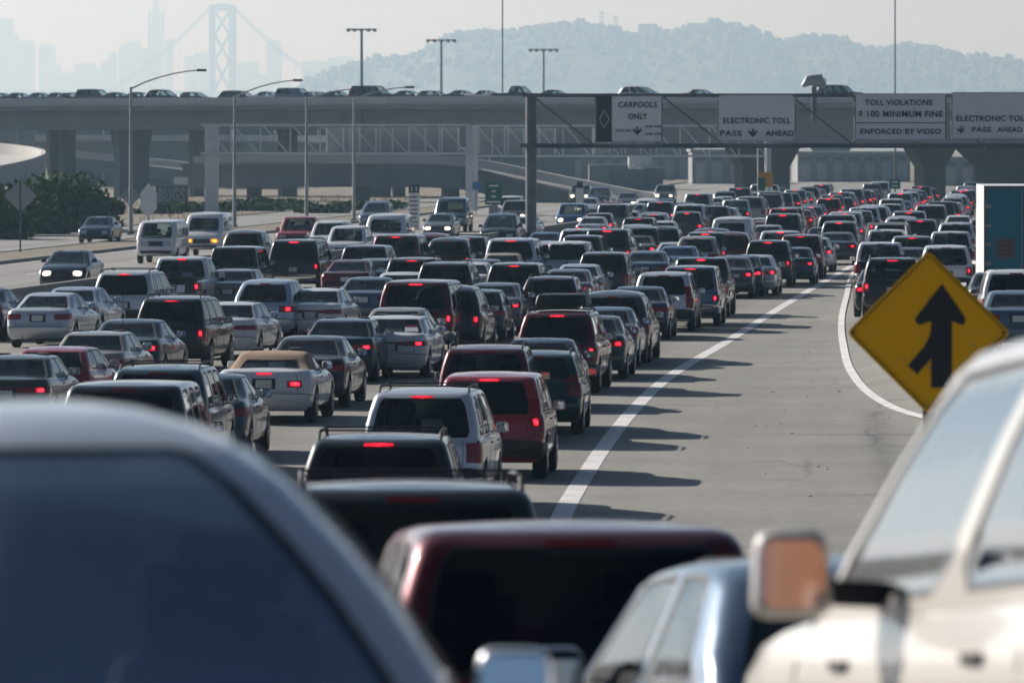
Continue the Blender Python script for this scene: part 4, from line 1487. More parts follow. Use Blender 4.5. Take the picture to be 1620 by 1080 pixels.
# high masts and thin poles
def high_mast(px, ytop, d, label):
    p = W(px, ytop, d)
    q = F / d
    t = empty('flood_light_mast', (p.x, d, 0), label, 'light mast', 'flood light masts beyond the overpass')
    MB().tube([(0, 0, 0), (0, 0, p.z)], [.34, .2], 10).build('mast', M['steel'], t)
    MB().box((0, 0, p.z), (46 / q, .3, .25)).build('cross_arm', M['steel'], t)
    for i in (-22, -11, 0, 11, 22):
        MB().box((i / q * (1 if abs(i) < 20 else .95), -.1, p.z - .1), (5.5 / q, .9, 5 / q)).build('flood_light', M['bridge_grey'], t)
high_mast(572, 47, 950, 'leftmost flood light mast beyond the overpass, nearest the bridge')
high_mast(698, 64, 1100, 'middle flood light mast beyond the overpass, at the foot of the island')
high_mast(860, 79, 1250, 'shortest flood light mast beyond the overpass, in front of the island')
for px, d, lb in ((795, 640, 'thin dark pole rising out of the picture near the gantry post'), (1416, 600, 'thin dark pole rising out of the picture above the violation sign')):
    p = W(px, -40, d)
    t = empty('thin_pole', (p.x, d, 0), lb, 'pole')
    MB().tube([(0, 0, 0), (0, 0, p.z)], [.09, .06], 8).build('shaft', M['dark_steel'], t)

# small lookout / camera on the overpass rail
d = 540.
p = W(1288, 150, d)
t = empty('radar_dish', (p.x, d, p.z - 2), 'small dish and rail frame on the overpass, above the toll signs', 'dish')
q = F / d
MB().box((0, 0, 1.2), (8 / q, .5, 3.0)).build('pedestal', M['dark_steel'], t)
MB().tube([(-1, 0, 2.5 + .2), (-.5, 0, 2.5 + .75), (.4, 0, 2.5 + .75), (.9, 0, 2.5 + .1)], [.15, .5, .6, .2], 12).build('dish', M['sign_back'], t, smooth=60)
for i in (0, 9, 18):
    MB().box((i / q, 0, 2.6), (.09, .09, 1.6)).build('rail_post', M['steel'], t)
for z in (2.3, 2.9, 3.3):
    MB().box((9 / q, 0, z), (20 / q, .07, .07)).build('rail', M['steel'], t)

# ------------------------------------------------------------------ overpass
OV = smooth_curve([(-260, 730), (-120, 672), (-57, 642), (0, 612), (46, 588), (85, 570), (140, 545)])   # y as a function of x
ZT = smooth_curve([(-260, 9.7), (-57, 9.75), (0, 9.82), (46, 9.85), (85, 9.9), (140, 9.9)])
over = empty('overpass', (0, 612, 0), 'long grey concrete overpass carrying a second stream of cars across the road', 'overpass')
def opart(name, mb, mat=M['concrete'], parent=None, smooth=None):
    mb.v = [v - Vector((0, 612, 0)) for v in mb.v]
    return mb.build(name, mat, parent or over, smooth)
def sweep(mb, xs, yf, z0f, z1f, half):
    n = len(xs)
    b = len(mb.v)
    for x in xs:
        sl = yf(x + .5) - yf(x - .5)
        t = Vector((1, sl, 0)).normalized()
        nn = Vector((-t.y, t.x, 0))
        for s, zf in ((-1, z0f), (1, z0f), (1, z1f), (-1, z1f)):
            p = Vector((x, yf(x), 0)) + nn * half * s
            mb.v.append(Vector((p.x, p.y, zf(x))))
    for i in range(n - 1):
        for k in range(4):
            k2 = (k + 1) % 4
            mb.f.append((b + 4 * i + k, b + 4 * (i + 1) + k, b + 4 * (i + 1) + k2, b + 4 * i + k2))
    mb.f.append((b, b + 1, b + 2, b + 3))
    mb.f.append((b + 4 * n - 1, b + 4 * n - 2, b + 4 * n - 3, b + 4 * n - 4))
    return mb
xs_all = [-240 + 6 * i for i in range(64)]
for i in range(0, len(xs_all) - 2, 2):      # deck and parapets in cast lengths
    seg = [xs_all[i] + (.04 if i else 0), xs_all[i + 1], xs_all[i + 2]]
    opart('parapet', sweep(MB(), seg, lambda x: OV(x) - 6.3, lambda x: ZT(x) - 1.12, ZT, .16), M['concrete_pale'])
    opart('parapet', sweep(MB(), seg, lambda x: OV(x) + 6.3, lambda x: ZT(x) - 1.12, ZT, .16), M['concrete_pale'])
opart('deck', sweep(MB(), xs_all, OV, lambda x: ZT(x) - 1.25, lambda x: ZT(x) - .82, 6.8))
xl = [x for x in xs_all if x <= -10]
xr = [x for x in xs_all if x >= -12]
opart('girder', sweep(MB(), xl, OV, lambda x: ZT(x) - 3.15, lambda x: ZT(x) - 1.22, 5.6))
opart('girder', sweep(MB(), xr, OV, lambda x: ZT(x) - 5.0, lambda x: ZT(x) - 1.23, 5.5))
def pier(px0, px1, py_top, dy=0, flare=0, yaw=20):
    xm = (px0 + px1) / 2
    X = 0
    for _ in range(20):
        X = (xm - 810) * (OV(X) + dy) / F
    d = OV(X) + dy
    w_ = (px1 - px0) * d / F
    top = (ZT(X) - 3.0) if X < -11 else ZT(X) - 4.9
    mb = MB()
    if flare:
        poly = [(X - w_ / 2, -.2), (X + w_ / 2, -.2), (X + w_ / 2, top * .62), (X + w_ / 2 + flare, top), (X - w_ / 2 - flare, top), (X - w_ / 2, top * .62)]
        mb.prism(poly, d - 1.1, d + 1.1)
    else:
        mb.box((X, d, top / 2 - .1), (w_ * .8, 1.6, top + .2))
        n_ = 0
        b0 = len(mb.v)
        for z_ in (-.2, top):
            for k_ in range(n_):
                a_ = 2 * math.pi * k_ / n_
                cc, ss_ = math.cos(a_), math.sin(a_)
                mb.v.append(Vector((X + math.copysign(abs(cc) ** .8, cc) * w_ / 2, d + math.copysign(abs(ss_) ** .8, ss_) * 1.1, z_)))
        for k_ in range(n_):
            mb.f.append((b0 + k_, b0 + (k_ + 1) % n_, b0 + n_ + (k_ + 1) % n_, b0 + n_ + k_))
    Rm = Matrix.Rotation(rad(yaw), 3, 'Z')
    cc_ = Vector((X, d, 0))
    mb.v = [cc_ + Rm @ (v - cc_) for v in mb.v]
    return opart('pier', mb, smooth=40)
for a_, b_, dy, fl in ((74, 92, 4.5, 0), (90, 120, 4, 0), (184, 232, -2, .4), (300, 322, 2, 0), (440, 470, 0, 0), (566, 614, -4, .5), (616, 640, 4.5, 0), (700, 720, 3, 0), (1166, 1246, 4.5, 1.1), (1452, 1490, 4.5, 1.2), (1545, 1640, 4, 2.2)):
    pier(a_, b_, 0, dy, fl)

# ramp that slopes down to the right below the overpass
def ramp(name, pts, thick, half, label, mat='concrete', parapet=True):
    """pts: (px, py of parapet top, distance)"""
    P3 = [W(*p) for p in pts]
    xs = [p.x for p in P3]
    yf = smooth_curve([(p.x, p.y) for p in P3])
    zf = smooth_curve([(p.x, p.z) for p in P3])
    r = empty(name, (P3[0].x, P3[0].y, 0), label, 'ramp')
    n = 28
    xx = [lerp(xs[0], xs[-1], i / n) for i in range(n + 1)]
    o = Vector((P3[0].x, P3[0].y, 0))
    for nm, z0, z1, hf, dy in (('girder', thick, .95, half - .6, 0), ('deck', .98, .72, half, 0), ('parapet', .78, 0, .14, -half + .1), ('parapet', .78, 0, .14, half - .1)):
        mb = sweep(MB(), xx, (lambda x, dy=dy: yf(x) + dy), lambda x: zf(x) - z0, lambda x: zf(x) - z1, hf)
        mb.v = [v - o for v in mb.v]
        mb.build(nm, M['concrete_pale'] if nm == 'parapet' else M[mat], r)
    return r, xx, yf, zf
r, xx, yf, zf = ramp('exit_ramp', [(310, 247, 574), (400, 246, 572), (500, 245, 570), (600, 245, 570), (690, 246, 570), (770, 254, 570), (850, 270, 568), (950, 290, 564), (1040, 307, 560), (1100, 318, 556)], 2.9, 3.6, 'curved concrete ramp sloping down to the right beneath the overpass')
for f in (.12, .34, .52):
    X = lerp(xx[0], xx[-1], f)
    mb = MB().box((X - xx[0], yf(X) - yf(xx[0]), (zf(X) - 2.8) / 2), (1.3, 1.6, zf(X) - 2.8))
    mb.build('pier', M['concrete'], r)
r, xx, yf, zf = ramp('lower_ramp', [(90, 236, 760), (200, 247, 760), (330, 260, 755), (450, 276, 745), (560, 292, 735), (640, 304, 725)], 2.2, 4.0, 'dim lower ramp crossing in the shade behind the left piers')
r, xx, yf, zf = ramp('lower_ramp', [(60, 214, 790), (220, 214, 785), (400, 214, 780), (560, 216, 770), (720, 226, 760)], 2.6, 4.5, 'dim level ramp in the shade right under the overpass girder')
# pale loop ramp at the left edge
lp = empty('loop_ramp', (-50, 520, 0), 'sunlit pale loop ramp curving round at the left edge of the picture', 'ramp')
cx, cyy, Rr = -64.5, 545.0, 24.2
loopz = smooth_curve([(-150, .6), (-100, 1.3), (-60, 2.3), (0, 4.45), (40, 5.35), (75, 5.95), (100, 6.1)])
for nm, ri, ro_, z0, z1 in (('deck', Rr - 7, Rr, -1.35, -.95), ('parapet', Rr - .35, Rr + .05, -1.5, 0.0), ('parapet', Rr - 7.1, Rr - 6.75, -1.5, -.25)):
    vs, fs = [], []
    n = 48
    for i in range(n + 1):
        a = lerp(-140, 95, i / n)
        zz = loopz(a)
        a = rad(a)
        for r_, z_ in ((ri, z0), (ro_, z0), (ro_, z1), (ri, z1)):
            vs.append((cx + 50 + r_ * math.cos(a), cyy - 520 + r_ * math.sin(a), zz + z_ + .06 * (r_ - Rr)))
    for i in range(n):
        for k in range(4):
            k2 = (k + 1) % 4
            fs.append((4 * i + k, 4 * (i + 1) + k, 4 * (i + 1) + k2, 4 * i + k2)[::-1])
    ob(nm, mesh(nm, vs, fs, [M['concrete_pale']], None, 30), lp)
for a in (-60, -20, 20, 60):
    MB().box((cx + 50 + (Rr - 3.5) * math.cos(rad(a)), cyy - 520 + (Rr - 3.5) * math.sin(rad(a)), (loopz(a) - 1.4) / 2 - .1), (1.2, 1.2, max(.3, loopz(a) - 1.3))).build('pier', M['concrete'], lp)
# added wall standing in for shade behind the ramps; graffiti wall and board
ab = empty('shade_backing_wall', W(420, 260, 800), 'added dark wall standing in for the shade behind the overpass piers', 'wall')
ab.location.z = 0
for i in range(14):
    x0 = lerp(-68, 8, i / 14)
    x1 = lerp(-68, 8, (i + 1) / 14)
    MB().box(((x0 + x1) / 2 - ab.location.x, 0, 1.7), (x1 - x0 - .06, .6, 11.4 + random.uniform(-.25, .25))).build('wall_panel', M['concrete'], ab)
gw = empty('graffiti_wall', (W(272, 318, 520).x, 520, 0), 'dark wall sprayed with pale graffiti letters under the overpass', 'wall')
MB().box((0, 0, .9), (2.7, .3, 2.0)).build('panel', M['dark_steel'], gw)
word('BUGS', 1.5, M['sign_back'], gw, -.05, 1.0, y=-.2, width=2.2)
bd = empty('blank_board', (W(286, 292, 540).x, 540, 0), 'small blank white board above the graffiti wall', 'board')
MB().box((0, 0, 1.9), (1.2, .1, 1.05)).build('panel', M['sign_white'], bd)
MB().box((0, .1, .8), (.1, .1, 1.9)).build('post', M['dark_steel'], bd)

# ------------------------------------------------------------------ buildings beyond the overpass
def shed(x0, x1, ytop, d, label, depth=18, bays=5, mat='brick'):
    a, b_ = W(x0, ytop, d), W(x1, ytop, d)
    t = empty('warehouse', ((a.x + b_.x) / 2, d, 0), label, 'building')
    w_ = b_.x - a.x
    h_ = a.z
    MB().box((0, depth / 2, h_ / 2), (w_, depth, h_)).build('wall', M[mat], t)
    MB().box((0, depth / 2, h_ + .15), (w_ + .5, depth + .5, .3)).build('roof', M['steel'], t)
    for i in range(bays):
        x = lerp(-w_ / 2, w_ / 2, (i + .5) / bays)
        MB().box((x, -.06, h_ * .35), (w_ / bays * .55, .1, h_ * .6)).build('door', M['steel'], t)
        MB().box((x, -.05, h_ * .82), (w_ / bays * .6, .08, h_ * .12)).build('window', M['dark_steel'], t)
shed(1095, 1175, 240, 820, 'pale warehouse just left of the broad pier under the overpass', bays=3)
shed(1262, 1440, 243, 860, 'wide pale toll building framed between the two right piers', bays=7)
shed(1492, 1620, 252, 780, 'white building at the right behind the truck trailer', bays=5)
shed(900, 1095, 236, 900, 'hazy grey building seen behind the far truss', bays=8)
shed(1285, 1345, 236, 1000, 'taller hazy grey block behind the toll building', bays=3)
# stacked containers
for i, (x, y, c_) in enumerate(((950, 262, 'brick'), (975, 262, 'steel'), (1000, 268, 'sign_back'), (1030, 266, 'brick'), (1012, 250, 'white_paint'))):
    d = 700 + i * 6
    p = W(x, y, d)
    lb = ['leftmost pale', 'second grey', 'third dull grey', 'rightmost pale', 'white upper'][i]
    t = empty('freight_container', (p.x, d, p.z - 2.5), lb + ' freight container above the descending ramp', 'container')
    MB().box((0, 0, 1.3), (2.6, 6, 2.6)).build('shell', M[c_], t)
    for k_ in range(5):
        MB().box((-1.05 + k_ * .52, -3.03, 1.3), (.1, .06, 2.4)).build('rib', M[c_], t)
    MB().box((0, 0, -(p.z - 2.5) / 2), (2.4, 5.6, max(.2, p.z - 2.5))).build('support', M['concrete'], t)

# ------------------------------------------------------------------ shrubs, dry grass
def leaf_cluster(n, rx, ry, rz, size, rnd):
    vs, fs = [], []
    lobes = [(rnd.uniform(-.7, .7) * rx, rnd.uniform(-.7, .7) * ry, rnd.uniform(.1, .75) * rz * 1.2, rnd.uniform(.35, .6)) for _ in range(9)]
    for i in range(n):
        lx, ly, lz, lr = rnd.choice(lobes)
        u = Vector((rnd.gauss(0, 1), rnd.gauss(0, 1), rnd.gauss(0, 1))).normalized() * (rnd.random() ** .35)
        c = Vector((lx + u.x * rx * lr, ly + u.y * ry * lr, max(.05, lz + u.z * rz * lr)))
        a = Vector((rnd.gauss(0, 1), rnd.gauss(0, 1), rnd.gauss(0, .6))).normalized()
        b_ = a.cross(Vector((rnd.gauss(0, 1), rnd.gauss(0, 1), rnd.gauss(0, 1)))).normalized()
        s = size * rnd.uniform(.6, 1.3)
        k = len(vs)
        vs += [c - a * s, c + b_ * s * .55, c + a * s, c - b_ * s * .55]
        fs.append((k, k + 1, k + 2, k + 3))
    return vs, fs
rnd = random.Random(4)
BUSH = [(-8, 300, 365, 3.6, 'tall dark roadside bush at the left picture edge'), (26, 296, 372, 4.0, 'dark roadside bush right behind the diamond sign'), (62, 293, 380, 4.0, 'bushy shrub below the loop ramp'),
        (95, 302, 385, 3.7, 'rounded green bush left of the dark oncoming sedan'), (122, 318, 388, 3.0, 'lowest rightmost bush ending beside the shaded piers'), (-30, 318, 352, 2.8, 'low bush cut by the left picture edge'),
        (262, 322, 470, 2.2, 'low scrub added for darkness at the foot of the graffiti wall'), (318, 324, 480, 2.4, 'low scrub added for darkness left of the truss post under the overpass'), (395, 320, 490, 2.8, 'rounded scrub added for darkness right of the second lamp pole'),
        (440, 316, 500, 2.6, 'tallest scrub, added for darkness behind the red pickup'), (515, 322, 480, 2.4, 'low scrub added for darkness between the third and fourth lamp poles'), (600, 320, 500, 2.6, 'low scrub added for darkness beside the foot of the wide pier')]  # the scrubs are added to darken the sunny ground under the overpass
for px, yt, d, rx, lb in BUSH:
    p = W(px, yt, d)
    t = empty('bush', (p.x, d, 0), lb, 'bush', 'bushes beside the frontage road')
    v, f = leaf_cluster(5200 if px < 200 else 1800, rx, 2.4, p.z * .95, .19, rnd)
    ob('crown', mesh('crown', v, f, [M['leaf']]), t)
    tr = MB()
    for k_ in range(5):
        a = rnd.uniform(0, 6.28)
        tr.tube([(0, 0, -.1), (math.cos(a) * .4, math.sin(a) * .3, p.z * .35), (math.cos(a) * 1.2, math.sin(a) * .8, p.z * .65)], [.09, .06, .03], 6)
    tr.build('trunk', M['bark'], t)
vs, fs = [], []
for i in range(9000):
    y = rnd.uniform(300, 620)
    x = XL(y) + rnd.choice((rnd.uniform(-75, -51), rnd.uniform(-75, -51), rnd.uniform(-41.5, -38.4)))
    h_ = rnd.uniform(.08, .38) * (1 if x < XL(y) - 50 else .25)
    a = rnd.uniform(0, 3.14)
    k = len(vs)
    dx, dy = math.cos(a) * .05, math.sin(a) * .05
    z = .0
    vs += [(x - dx, y - dy, z), (x + dx, y + dy, z), (x + rnd.uniform(-.15, .15), y + rnd.uniform(-.1, .1), z + h_)]
    fs.append((k, k + 1, k + 2))
ob('dry_grass', mesh('dry_grass', vs, fs, [M['dry_grass']]), kind='stuff', label='dry tan grass along the verges')

# ------------------------------------------------------------------ far: island, bridge, skyline
IS = 10500.0
K7 = IS / 4700
prof = [(420, 222), (470, 150), (500, 134), (540, 116), (600, 103), (640, 98), (680, 84), (712, 64), (760, 60), (800, 60), (850, 52), (920, 46), (960, 50), (1000, 66), (1040, 60), (1080, 54), (1130, 46), (1190, 58), (1240, 74), (1280, 66), (1330, 72), (1380, 88), (1440, 80), (1490, 90), (1550, 98), (1620, 108), (1720, 120), (1850, 160), (1980, 215)]
ridge = smooth_curve([((x - 810) * IS / F, ZC + (225 - y) * IS / F) for x, y in prof])
isx = [(420 - 810) * IS / F + 13.5 * i for i in range(122)]
vs, fs = [], []
ny = 20
for x in isx:
    for k in range(ny + 1):
        f = -1 + 2 * k / ny
        z = max(-.5, ridge(x) * (1 - f * f) ** .8 + 4 * math.sin(x * .045 + k) * (1 - abs(f)))
        vs.append((x, IS + f * 930, z))
for i in range(len(isx) - 1):
    for k in range(ny):
        fs.append((i * (ny + 1) + k, (i + 1) * (ny + 1) + k, (i + 1) * (ny + 1) + k + 1, i * (ny + 1) + k + 1))
ob('island_hill', mesh('island_hill', vs, fs, [M['wood_far']], None, 60), kind='structure')
def blob_base(seed):
    bm = bmesh.new()
    bmesh.ops.create_icosphere(bm, subdivisions=2, radius=1)
    rr = random.Random(seed)
    for v in bm.verts:
        v.co *= rr.uniform(.72, 1.18)
    vv = [v.co.copy() for v in bm.verts]
    ff = [tuple(l.index for l in f.verts) for f in bm.faces]
    bm.free()
    return vv, ff
bases = [blob_base(i) for i in range(5)]
vs, fs = [], []
for i in range(2600):
    x = rnd.uniform(isx[2], isx[-3])
    f = rnd.uniform(-.75, .05) if i % 3 else rnd.uniform(-.12, .12)
    z = ridge(x) * (1 - f * f) ** .8
    if z < 8:
        continue
    r_ = K7 * rnd.uniform(1.6, 4.0) * (1.35 if rnd.random() < .10 else 1)
    st = rnd.uniform(.9, 1.9)
    bv, bf = bases[i % 5]
    k = len(vs)
    for v in bv:
        vs.append((x + v.x * r_, IS + f * 930 + v.y * r_, z + 1.0 + v.z * r_ * st))
    for q_ in bf:
        fs.append(tuple(k + j for j in q_))
ob('island_woods', mesh('island_woods', vs, fs, [M['wood_far']], None, 80), kind='stuff', label='hazy woods covering the island ridge')
for px, y0, y1, lb in ((952, 18, 60, 'left lattice radio mast on the island ridge'), (974, 25, 60, 'right lattice radio mast on the island ridge')):
    a, b_ = W(px, y0, IS), W(px, y1, IS)
    t = empty('radio_mast', (a.x, IS, b_.z), lb, 'mast')
    H_ = a.z - b_.z
    for dx in (-1, 1):
        MB().beam((dx * 2.2, 0, -3), (dx * 1.3, 0, H_), 1.1).build('leg', M['bridge_grey'], t)
    for k_ in range(4):
        z = H_ * (.4 + .18 * k_)
        MB().box((0, 0, z), (9.2, 3.2, 1.9)).build('platform', M['bridge_grey'], t)
a, b_ = W(1010, 39, IS - 20), W(1040, 70, IS - 20)
t = empty('hilltop_block', ((a.x + b_.x) / 2, IS - 20, b_.z), 'blocky flat roofed building on the island ridge', 'building')
MB().box((0, 0, (a.z - b_.z) / 2), (b_.x - a.x, 12, a.z - b_.z)).build('wall', M['city'], t)
MB().box((0, 0, a.z - b_.z + .4), (b_.x - a.x + .8, 12.8, .8)).build('roof', M['bridge_grey'], t)

BD = 14500.0
br = empty('suspension_bridge', (W(352, 200, BD).x, BD, 0), 'hazy grey suspension bridge tower with crossed bracing and sweeping cables', 'bridge')
o0 = Vector(br.location)
def bp(name, mb, parent=None):
    mb.v = [v - o0 for v in mb.v]
    return mb.build(name, M['bridge_grey'], parent or br)
tw = None
for x0, x1 in ((331, 341), (362, 374)):
    a, b_ = W(x0, 8, BD), W(x1, 8, BD)
    tw = bp('tower_leg', MB().box(((a.x + b_.x) / 2, BD, a.z / 2), (b_.x - a.x, 19, a.z)))
a, b_ = W(341, 6, BD), W(362, 18, BD)
bp('portal_beam', MB().box(((a.x + b_.x) / 2, BD, (a.z + b_.z) / 2), (b_.x - a.x, 7, a.z - b_.z)))
for y0, y1 in ((18, 55), (55, 97), (97, 142), (142, 185)):
    bp('brace', MB().beam(W(340, y0, BD), W(363, y1, BD), 7.5, 6))
    bp('brace', MB().beam(W(363, y0, BD + 3), W(340, y1, BD + 3), 7.5, 6))
for dyb in (0, 14):
    for sx in (-1, 1):
        pts = []
        for i in range(13):
            f = i / 12
            px = 352 + sx * (20 + f * 290)
            py = 12 + 175 * (1 - (1 - f) ** 1.7)
            pts.append(W(px, py + dyb * .35, BD + (dyb - 7) * 1.5 + sx * 0))
        cb = MB().tube(pts, 1.5, 6)
        c_ = bp('main_cable', cb)
        for i in range(1, 12):
            p = pts[i]
            mb = MB().tube([p, (p.x, p.y, 116)], .45, 4)
            bp('hanger', mb)
bp('bridge_deck', MB().box((W(352, 200, BD).x, BD, 114), (1300, 46, 19)))

SKY = [(-30, 20, 31), (20, 30, 55), (30, 55, 66), (62, 88, 72), (88, 96, 104), (96, 122, 116), (118, 152, 102), (152, 172, 110), (160, 185, 97), (171, 185, 85), (188, 200, 73), (200, 224, 67), (225, 240, 78), (262, 274, 62),
       (292, 312, 90), (308, 330, 84), (376, 410, 100), (402, 424, 120), (422, 446, 66), (446, 462, 130), (478, 520, 98), (520, 560, 92)]
names = ['leftmost hazy tower block at the picture edge', 'narrow hazy step beside the leftmost tower', 'broad hazy tower right of the leftmost tower', 'hazy tower with a slanting top standing alone', 'thin hazy annex right of the slant-topped tower', 'low hazy block right of the slant-topped tower',
         'wide low hazy block in the gap of the skyline', 'low hazy block in mid skyline', 'hazy mid-rise behind the low block', 'small hazy tower left of the slab', 'hazy slab with a stepped shoulder', 'tall hazy slab left of the pyramid tower', 'hazy block touching the pyramid tower on its left',
         'hazy block touching the pyramid tower on its right', 'hazy block left of the bridge tower', 'hazy block just behind the bridge tower', 'hazy low block right of the bridge tower', 'very low hazy block under the bridge cable', 'slim tall hazy tower right of the bridge', 'lowest hazy block beside the slim tower', 'hazy wide block near the island foot', 'hazy block half behind the island']
for i, (x0, x1, yt) in enumerate(SKY):
    d = 18200 + (i % 4) * 240
    a, b_ = W(x0, yt, d), W(x1, yt, d)
    t = empty('skyscraper', ((a.x + b_.x) / 2, d, 0), names[i], 'skyscraper', 'city skyline')
    h_ = a.z
    w_ = b_.x - a.x
    MB().box((0, 0, h_ / 2), (w_, w_ * .8, h_)).build('tower_block', M['city'], t)
    MB().box((w_ * .1, 0, h_ + 2), (w_ * .4, w_ * .3, 4)).build('roof_plant', M['city'], t)
d = 18600.
a, b_, ap = W(228, 160, d), W(266, 160, d), W(247, -58, d)
t = empty('pyramid_tower', (ap.x, d, 0), 'tall slender hazy pyramid shaped skyscraper', 'skyscraper', 'city skyline')
hw = (b_.x - a.x) / 2
vs = [(-hw, -hw, 0), (hw, -hw, 0), (hw, hw, 0), (-hw, hw, 0), (0, 0, ap.z)]
ob('pyramid_shaft', mesh('pyramid_shaft', vs, [(0, 1, 4), (1, 2, 4), (2, 3, 4), (3, 0, 4)], [M['city']]), t)
for s in (-1, 1):
    MB().box((s * hw * .55, 0, ap.z * .62), (hw * .28, hw * .4, ap.z * .24)).build('wing', M['city'], t)

# ------------------------------------------------------------------ traffic
def slope(x, y):
    return (zroad(x, y + 1.5) - zroad(x, y - 1.5)) / 3.0

def lane_heading(y):
    return math.atan((XL(y + 4) - XL(y - 4)) / 8)

PLACED = []
def put(px, yroof, key, color, lights, label, group='cars queuing toward the toll plaza', rack=False, facing=1, dh=0.0, lane='main', glassmat=None, size=1.0, near=None):
    """px, yroof: where the photograph shows the middle of the near end and the roof line"""
    H = TYPES[key]['H'] * size
    L = TYPES[key]['L'] * size
    d = 150.0
    for _ in range(60):
        x = (px - 810) * d / F
        nd = (ZC - zroad(x, d) - H) * F / (yroof - 225)
        d = d * .5 + nd * .5
    x = (px - 810) * d / F
    if lane == 'ramp':
        h = math.atan((XR(d + 6) - XR(d - 4)) / 10)
    else:
        h = lane_heading(d + 2)
    h += dh
    c = Vector((x, d, 0)) + Vector((math.sin(h), math.cos(h), 0)) * (L / 2)
    c.z = zroad(c.x, c.y)
    hh = h if facing > 0 else h + math.pi
    pt = math.atan(slope(c.x, c.y)) * facing
    s = F / d
    PLACED.append((c.x, c.y, L))
    return vehicle(key, c, hh, color, lights, label, group, near=(s > 27) if near is None else near, rack=rack, pitch=pt, glassmat=glassmat, size=size)

# --- nearest five, out of focus
def put_world(key, cx, cy, heading, color, lights, label, group=None, pitch=None, dz=0, **kw):
    z = zroad(cx, cy) + dz
    p = math.atan(slope(cx, cy)) if pitch is None else pitch
    PLACED.append((cx, cy, 5))
    return vehicle(key, (cx, cy, z), heading, color, lights, label, group, pitch=p, **kw)
M['rear_blue'] = glass('blue_tinted_glass', (0.86, 0.90, 0.94), 0.62)
M['side_sheen'] = glass('sky_sheen_glass', (0.40, 0.42, 0.40), 0.22)
put_world('rounded_van', -1.066, 15.3, 0.0, 'bright_silver', '', 'blurred silver minivan filling the lower left corner, rear window toward us', glassmat=M['rear_blue'])
white_suv = put_world('high_belt_suv', 2.19, 17.3, -.2, 'cream', '', 'blurred white SUV at the lower right with its door mirror showing', glassmat=M['side_sheen'], size=1.075)
blue_car = put_world('hatchback', 1.24, 24.2, -.15, 'slate', '', 'blurred blue grey car between the dark red SUV and white SUV', glassmat=M['glass'], size=1.13)
for o in blue_car.children:
    if o.name.startswith('side_mirror'):
        o.color = (.012, .013, .015, 1)
        o.rotation_euler = (.32, 0, 0)
put_world('suv', .167, 30.06, -.073, 'maroon', '', 'dark red SUV with black rear window, bottom centre of the picture', size=1.03, glassmat=M['tint'])
put(655, 766, 'large_suv', 'black', '', 'black SUV with roof rack, only its roof showing above the dark red SUV', rack=True, dh=.02, size=.97, glassmat=M['tint'])
put(597, 689, 'suv', 'black', 'TH', 'black SUV with wide lit brake strip, ahead of the black roof rack', rack=True, dh=.03, glassmat=M['tint'])

